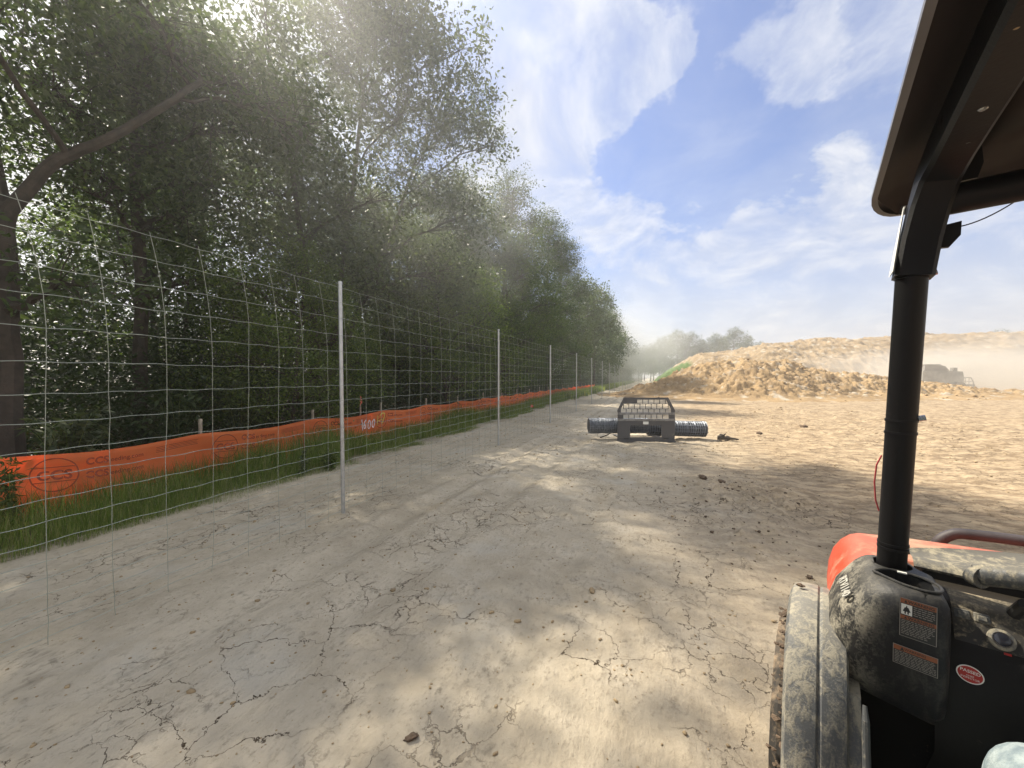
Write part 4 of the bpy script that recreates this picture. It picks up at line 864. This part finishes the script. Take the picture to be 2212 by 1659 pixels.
# roof shell with its moulded liner
def roof_outline(ins):
    x0,x1,y0,y1=.098+ins,1.402-ins,-.75+ins,1.58-ins; r_=.06; out=[]
    for (cx,cy,a0) in ((x1-r_,y1-r_,0),(x0+r_*1.1,y1-r_*2.0,90),(x0+r_,y0+r_,180),(x1-r_,y0+r_,270)):
        for a in np.linspace(a0,a0+90,7): 
            ex,ey=(r_*1.1,r_*2.0) if a0==90 else (r_,r_)
            out.append((cx+ex*math.cos(R(a)),cy+ey*math.sin(R(a))))
    return out
q=MB(); ro=[roof_outline(i) for i in (.012,0,0,.02,.2)]; zs=(2.083,2.086,2.096,2.112,2.145)
q.grid(np.array([[(p[0],p[1],z-max(0,p[1]-1.45)*.18) for p in rr] for rr,z in zip(ro,zs)]).transpose(1,0,2),closed_u=True); q.add([(p[0],p[1],2.145) for p in ro[-1]],[tuple(range(len(ro[-1])))])
q.build('roof',simple('roof_shell_grey',(.13,.13,.135),.4),veh,smooth=True)
q=MB(); nu,nv=70,110; gxr,gyr=np.meshgrid(np.linspace(0,1,nu),np.linspace(0,1,nv),indexing='ij'); x=.11+gxr*1.28; y=-.735+gyr*2.295
xc=np.abs(x-.75); z=2.084+0*x
ch=sstep(x,.12,.155)-sstep(x,.225,.26); z+=.02*ch                                     # channel the rail lies in
pn=sstep(x,.275,.32)*(1-sstep(x,1.18,1.225)); wv=.5+.5*np.sin((y+.2)*9.5+(x-.3)*3.5); z+=pn*(.012*sstep(wv,.40,.66)-.012)+.010*pn*(sstep(np.abs(((y+.1)*3.1)%1.-.5),.30,.36))
z+=.02*np.exp(-(((x-.36)/.035)**2+((y-1.30)/.09)**2)); z-=.18*np.clip(y-1.45,0,1)
fx=.0; near=(gyr>.93)&(gxr<.06); x=np.where((x<.17)&(y>1.46),x+(y-1.46)*np.clip((.17-x)/.06,0,1)*.5,x)
q.grid(np.stack([x,y,z-.001],-1)); q.build('roof_liner',ROOFM,veh,smooth=True)
# wheels
def wheel(x,y,side):
    w_=empty('wheel',(x,y,.335)); w_.parent=veh; prof=[(.20,-.085),(.27,-.105),(.31,-.11),(.328,-.09),(.334,-.05),(.336,0),(.334,.05),(.328,.09),(.31,.11),(.27,.105),(.20,.085)]
    a=np.linspace(0,2*np.pi,61)[:-1]; P=[[(h,r_*math.cos(t)*(1 if r_<.3 else 1-.025*((i//2)%2)*(abs(h)>.03)),r_*math.sin(t)*(1 if r_<.3 else 1-.025*((i//2)%2)*(abs(h)>.03))) for (r_,h) in prof] for i,t in enumerate(a)]
    mb=MB(); mb.grid(P,closed_u=True); mb.build('tyre',TYREM,w_); mb=MB()
    P=[[(h,r_*math.cos(t),r_*math.sin(t)) for (r_,h) in ((.20,-.085),(.185,-.05),(.17,.0),(.06,-.02),(.05,-.06),(.0,-.06))] for t in a]; mb.grid(P,closed_u=True); mb.build('rim',simple('grey_rim',(.2,.2,.2),.5,.3),w_)
    if side=='front left':
        mb=MB(); r=np.random.default_rng(4); pp=rock_proto(3,1)
        for i in range(260):
            t=r.uniform(.1,2.6); rr=.338+r.normal(0,.006); h=r.uniform(-.11,.11); s_=r.exponential(.006)+.004; mb.add(pp[0]*s_+np.array([h,-rr*math.cos(t)*-1 if 0 else -rr*math.cos(t),rr*math.sin(t)]),pp[1])
        mb.build('caked_mud',MUD,w_)
    return w_
wheel(-.015,1.80,'front left'); wheel(1.515,1.80,'front right'); wheel(-.015,-.75,'rear left'); wheel(1.515,-.75,'rear right')
# seat, steering wheel, cargo bed
q=MB(); q.box((.75,.35,.70),(1.15,.5,.14),bev=.04); q.build('seat',PLASTD,veh); q=MB(); q.box((.75,.05,1.02),(1.15,.12,.5),0,Matrix.Rotation(R(10),4,'X'),bev=.04); q.build('backrest',PLASTD,veh)
q=MB(); q.box((.75,.35,.53),(1.1,.5,.2)); q.build('seat_base',PLASTD,veh)
sw_=empty('steering_wheel',(.52,.93,1.15)); sw_.parent=veh; sw_.rotation_euler=(R(55),0,0)
q=MB(); a=np.linspace(0,2*np.pi,41)[:-1]; q.tube([(.17*math.cos(t),.17*math.sin(t),0) for t in a],.012,8,closed=True); q.build('rim',PLASTD,sw_,smooth=True)
q=MB(); q.tube([(-.16,0,0),(0,0,-.02),(.16,0,0)],.01,6); q.tube([(0,0,-.02),(0,-.16,0)],.01,6); q.tube([(0,0,0),(0,0,-.25)],.025,10); q.build('spokes',PLASTD,sw_)
q=MB()
for (c,s_) in (((.75,-1.0,.80),(1.35,1.05,.04)),((.09,-1.0,.95),(.04,1.05,.30)),((1.41,-1.0,.95),(.04,1.05,.30)),((.75,-.49,.95),(1.28,.04,.30)),((.75,-1.51,.95),(1.28,.04,.30))): q.box(c,s_,bev=.01)
q.build('cargo_bed',REDM,veh); q=MB(); q.box((.75,.2,.45),(.5,3.2,.10)); q.build('chassis',PLASTD,veh)
# ---------------------------------------------------------------- driver
def skin(name,pts,edges,rad,m,parent,sub=2):
    me=bpy.data.meshes.new(name); me.from_pydata(pts,edges,[]); o=bpy.data.objects.new(name,me); col.objects.link(o); o.parent=parent
    md=o.modifiers.new('skin','SKIN'); 
    for i,r_ in enumerate(rad): me.skin_vertices[0].data[i].radius=(r_,r_)
    me.skin_vertices[0].data[0].use_root=True; md.use_smooth_shade=True; sb=o.modifiers.new('sub','SUBSURF'); sb.levels=sub; sb.render_levels=sub
    me.materials.append(m); return o
def ensure_skin(me):
    if not me.skin_vertices:
        bm=bmesh.new(); bm.from_mesh(me); bm.verts.layers.skin.verify(); bm.to_mesh(me); bm.free()
def skin(name,pts,edges,rad,m,parent,sub=2):
    me=bpy.data.meshes.new(name); me.from_pydata(pts,edges,[]); ensure_skin(me)
    o=bpy.data.objects.new(name,me); col.objects.link(o); o.parent=parent
    for i,r_ in enumerate(rad): me.skin_vertices[0].data[i].radius=(r_ if not isinstance(r_,tuple) else r_[0],r_ if not isinstance(r_,tuple) else r_[1])
    me.skin_vertices[0].data[0].use_root=True
    md=o.modifiers.new('skin','SKIN'); md.use_smooth_shade=True; sb=o.modifiers.new('sub','SUBSURF'); sb.levels=sub; sb.render_levels=sub+1
    me.materials.append(m); return o
per=empty('person',(0,0,0),VZ); tag(per,'person in faded blue jeans sitting at the driver seat, knee showing','person')
B=[(.44,.36,.86),(.44,.33,1.05),(.44,.33,1.25),(.44,.35,1.42),(.44,.36,1.50),(.44,.38,1.56),(.44,.38,1.64),(.44,.37,1.72),
   (.27,.34,1.41),(.20,.27,1.22),(.10,.10,1.34),(.05,.00,1.44),(.62,.35,1.41),(.68,.45,1.18),(.62,.70,1.16),(.60,.78,1.16),
   (.38,.38,.85),(.345,.66,.90),(.305,.94,.945),(.298,1.035,.935),(.30,1.07,.84),(.30,1.10,.70),(.30,1.10,.52),(.30,1.20,.48),
   (.52,.38,.85),(.55,.70,.90),(.58,.98,.93),(.59,1.05,.90),(.59,1.10,.70),(.59,1.10,.52),(.59,1.20,.48)]
E_=[(0,1),(1,2),(2,3),(3,4),(4,5),(5,6),(6,7),(3,8),(8,9),(9,10),(10,11),(3,12),(12,13),(13,14),(14,15),(0,16),(16,17),(17,18),(18,19),(19,20),(20,21),(21,22),(22,23),(0,24),(24,25),(25,26),(26,27),(27,28),(28,29),(29,30)]
rd=[.14,.13,.14,.13,.06,.055,.085,.07,.065,.05,.036,.03,.065,.05,.036,.03,.085,.08,.066,.064,.06,.058,.045,.042,.085,.08,.066,.064,.058,.045,.042]
skin('body',B,E_,rd,SKIN,per)
skin('jeans',[B[0]]+B[16:23]+B[24:30],[(0,1),(1,2),(2,3),(3,4),(4,5),(5,6),(6,7),(0,8),(8,9),(9,10),(10,11),(11,12),(12,13)],[.155,.10,.094,.080,.079,.076,.072,.062,.10,.094,.080,.079,.072,.062],JEANS,per)
skin('shirt',[(.44,.35,.92)]+B[1:4]+[B[8],B[9],B[12],B[13]],[(0,1),(1,2),(2,3),(3,4),(4,5),(3,6),(6,7)],[.155,.148,.158,.15,.082,.066,.082,.066],SHIRT,per)
for x in (.30,.59): skin('boot',[(x,1.10,.56),(x,1.105,.49),(x,1.18,.485),(x,1.25,.48)],[(0,1),(1,2),(2,3)],[.065,.062,.055,.045],BOOT,per)
skin('hair',[(.44,.36,1.70),(.44,.345,1.75),(.44,.385,1.765)],[(0,1),(1,2)],[.085,.085,.07],HAIR,per)
for (wx,wy,wz,dx,dy) in ((.05,.0,1.44,-.3,-.5),(.60,.78,1.16,-.1,1)):
    hv=[(wx,wy,wz),(wx+.05*dx,wy+.05*dy,wz+.01)]; he=[(0,1)]; hr=[.028,.034]; d=Vector((dx,dy,0)).normalized(); s_=Vector((-d.y,d.x,0))
    for k,(o_,ln) in enumerate(((-.030,.062),(-.010,.075),(.011,.07),(.031,.055))):
        b_=Vector(hv[1])+d*.03+s_*o_; i=len(hv); hv+= [tuple(b_),tuple(b_+d*ln*.5+Vector((0,0,-.012))),tuple(b_+d*ln*.8+Vector((0,0,-.036)))]; he+=[(1,i),(i,i+1),(i+1,i+2)]; hr+=[.0105,.009,.0075]
    b_=Vector(hv[0])+s_*.035+d*.02; i=len(hv); hv+=[tuple(b_),tuple(b_+s_*.02+d*.03+Vector((0,0,-.015)))]; he+=[(0,i),(i,i+1)]; hr+=[.011,.009]
    skin('hand',hv,he,hr,SKIN,per)

# ---------------------------------------------------------------- far machine working in the dust
lx,ly=c2w(38,41.6); ld=empty('loader',(lx,ly,-.1),YW); tag(ld,'dust veiled wheel loader carrying a fork frame behind the clay pile at right','loader')
LP=simple('dusty_machine_paint',(.30,.30,.28),.7,0,.2,2); LD=simple('dusty_machine_dark',(.2,.19,.175),.7,0,.2,2)
q=MB(); q.prism([(-2.6,.75),(1.25,.75),(1.35,1.6),(1.2,2.2),(-.6,2.3),(-2.6,2.25)],-.85,.85,1); q.build('body',LP,ld)
q=MB(); q.prism([(-2.2,2.25),(-2.1,2.82),(-.75,2.85),(-.2,2.72),(.2,2.3)],-.6,.6,1); cb=q.build('cab',LD,ld); q=MB(); q.box((-1.4,0,2.88),(1.5,1.3,.06)); q.build('cab_roof',LP,cb)
q=MB(); q.box((.95,-.3,2.4),(.42,.3,.34),bev=.03); q.build('exhaust_box',LD,ld)
for x in (-1.8,.7):
    for y in (-.95,.95): q=MB(); q.tube([(x,y-.18,.62),(x,y+.18,.62)],.62,26); q.build('wheel',LD,ld)
for y in (-.6,.6): q=MB(); q.rect_tube([(-.4,y,1.9),(1.2,y,1.3),(2.0,y,.62)],.12,.2,(0,1,0)); q.build('lift_arm',LP,ld)
ff=empty('fork_frame',(2.42,0,.1),R(-20)); ff.parent=ld; q=MB()
for x in (-.62,.62): q.box((x,0,.45),(.14,.08,.9))
q.box((0,0,.12),(1.3,.08,.24)); q.box((0,0,.80),(1.3,.08,.16)); q.build('plate',LD,ff); q=MB()
for s_ in (-1,1): q.rect_tube([(.62*s_,0,.85),(.60*s_,0,1.1),(.42*s_,0,1.52)],.08,.06,(1,0,0))
q.box((0,0,1.52),(.9,.05,.07)); q.box((0,0,1.15),(1.15,.04,.05))
for x in (-.28,0,.28): q.box((x,0,1.2),(.04,.035,.64))
q.build('guard',LD,ff)

# ---------------------------------------------------------------- dusty air
hm=bpy.data.materials.new('dusty_air'); hm.use_nodes=True; t=NT(hm.node_tree); t.n.clear()
pv=t.node('ShaderNodeVolumePrincipled'); pv.inputs['Density'].default_value=.0028; pv.inputs['Color'].default_value=(.95,.96,.96,1); pv.inputs['Anisotropy'].default_value=.6
t.l.new(pv.outputs[0],t.node('ShaderNodeOutputMaterial').inputs['Volume'])
q=MB(); q.box((0,400,12),(1840,1060+800,27)); hz=q.build('haze',hm); tag(hz,'pale dusty air over the whole site','haze',kind='stuff'); 
def cloud(name,loc,size,rz,dens,colr,seed,label):
    m=bpy.data.materials.new(name); m.use_nodes=True; t=NT(m.node_tree); t.n.clear()
    co=t.node('ShaderNodeTexCoord').outputs['Object']; ln=t.vmath('LENGTH',co,None,1)
    x,y,z=t.sep(co); n=t.noise(t.vmath('ADD',t.scalev(co,1.6,1.6,1.6),(seed,seed,0)),1.3,3,.6)
    d=t.mapr(t.math('ADD',ln,t.math('MULTIPLY',t.math('SUBTRACT',n,.5),1.1)),.95,.15,0,1)
    pv=t.node('ShaderNodeVolumePrincipled'); t.put(pv.inputs['Density'],t.math('MULTIPLY',d,dens)); pv.inputs['Color'].default_value=(*colr,1); pv.inputs['Anisotropy'].default_value=.3
    t.l.new(pv.outputs[0],t.node('ShaderNodeOutputMaterial').inputs['Volume'])
    bm=bmesh.new(); bmesh.ops.create_icosphere(bm,subdivisions=3,radius=1.15); me=bpy.data.meshes.new(name); bm.to_mesh(me); bm.free(); me.materials.append(m)
    o=link(name,me); o.location=loc; o.scale=size; o.rotation_euler=(0,0,rz); return tag(o,label,'dust cloud',kind='stuff')
a,b=c2w(66,17.5); cloud('dust_plume',(a,b,6.5),(15,15,8.5),YW,.055,(.98,.97,.93),1.,'pale dust plume drifting over the fence end and the trees')
a,b=c2w(40,50); cloud('dust_bank',(a,b,1.6),(24,11,5.2),YW,.15,(.97,.925,.84),7.,'bank of tan dust hiding the loader at right')


cloud('glare_veil',(-5.6,8.5,7.0),(4.6,8.5,5.2),R(8),.050,(.98,.98,.97),3.,'added pale veil imitating sun glare in front of the tall left trees')  # added volume that gives the milky sun glare over the left crowns
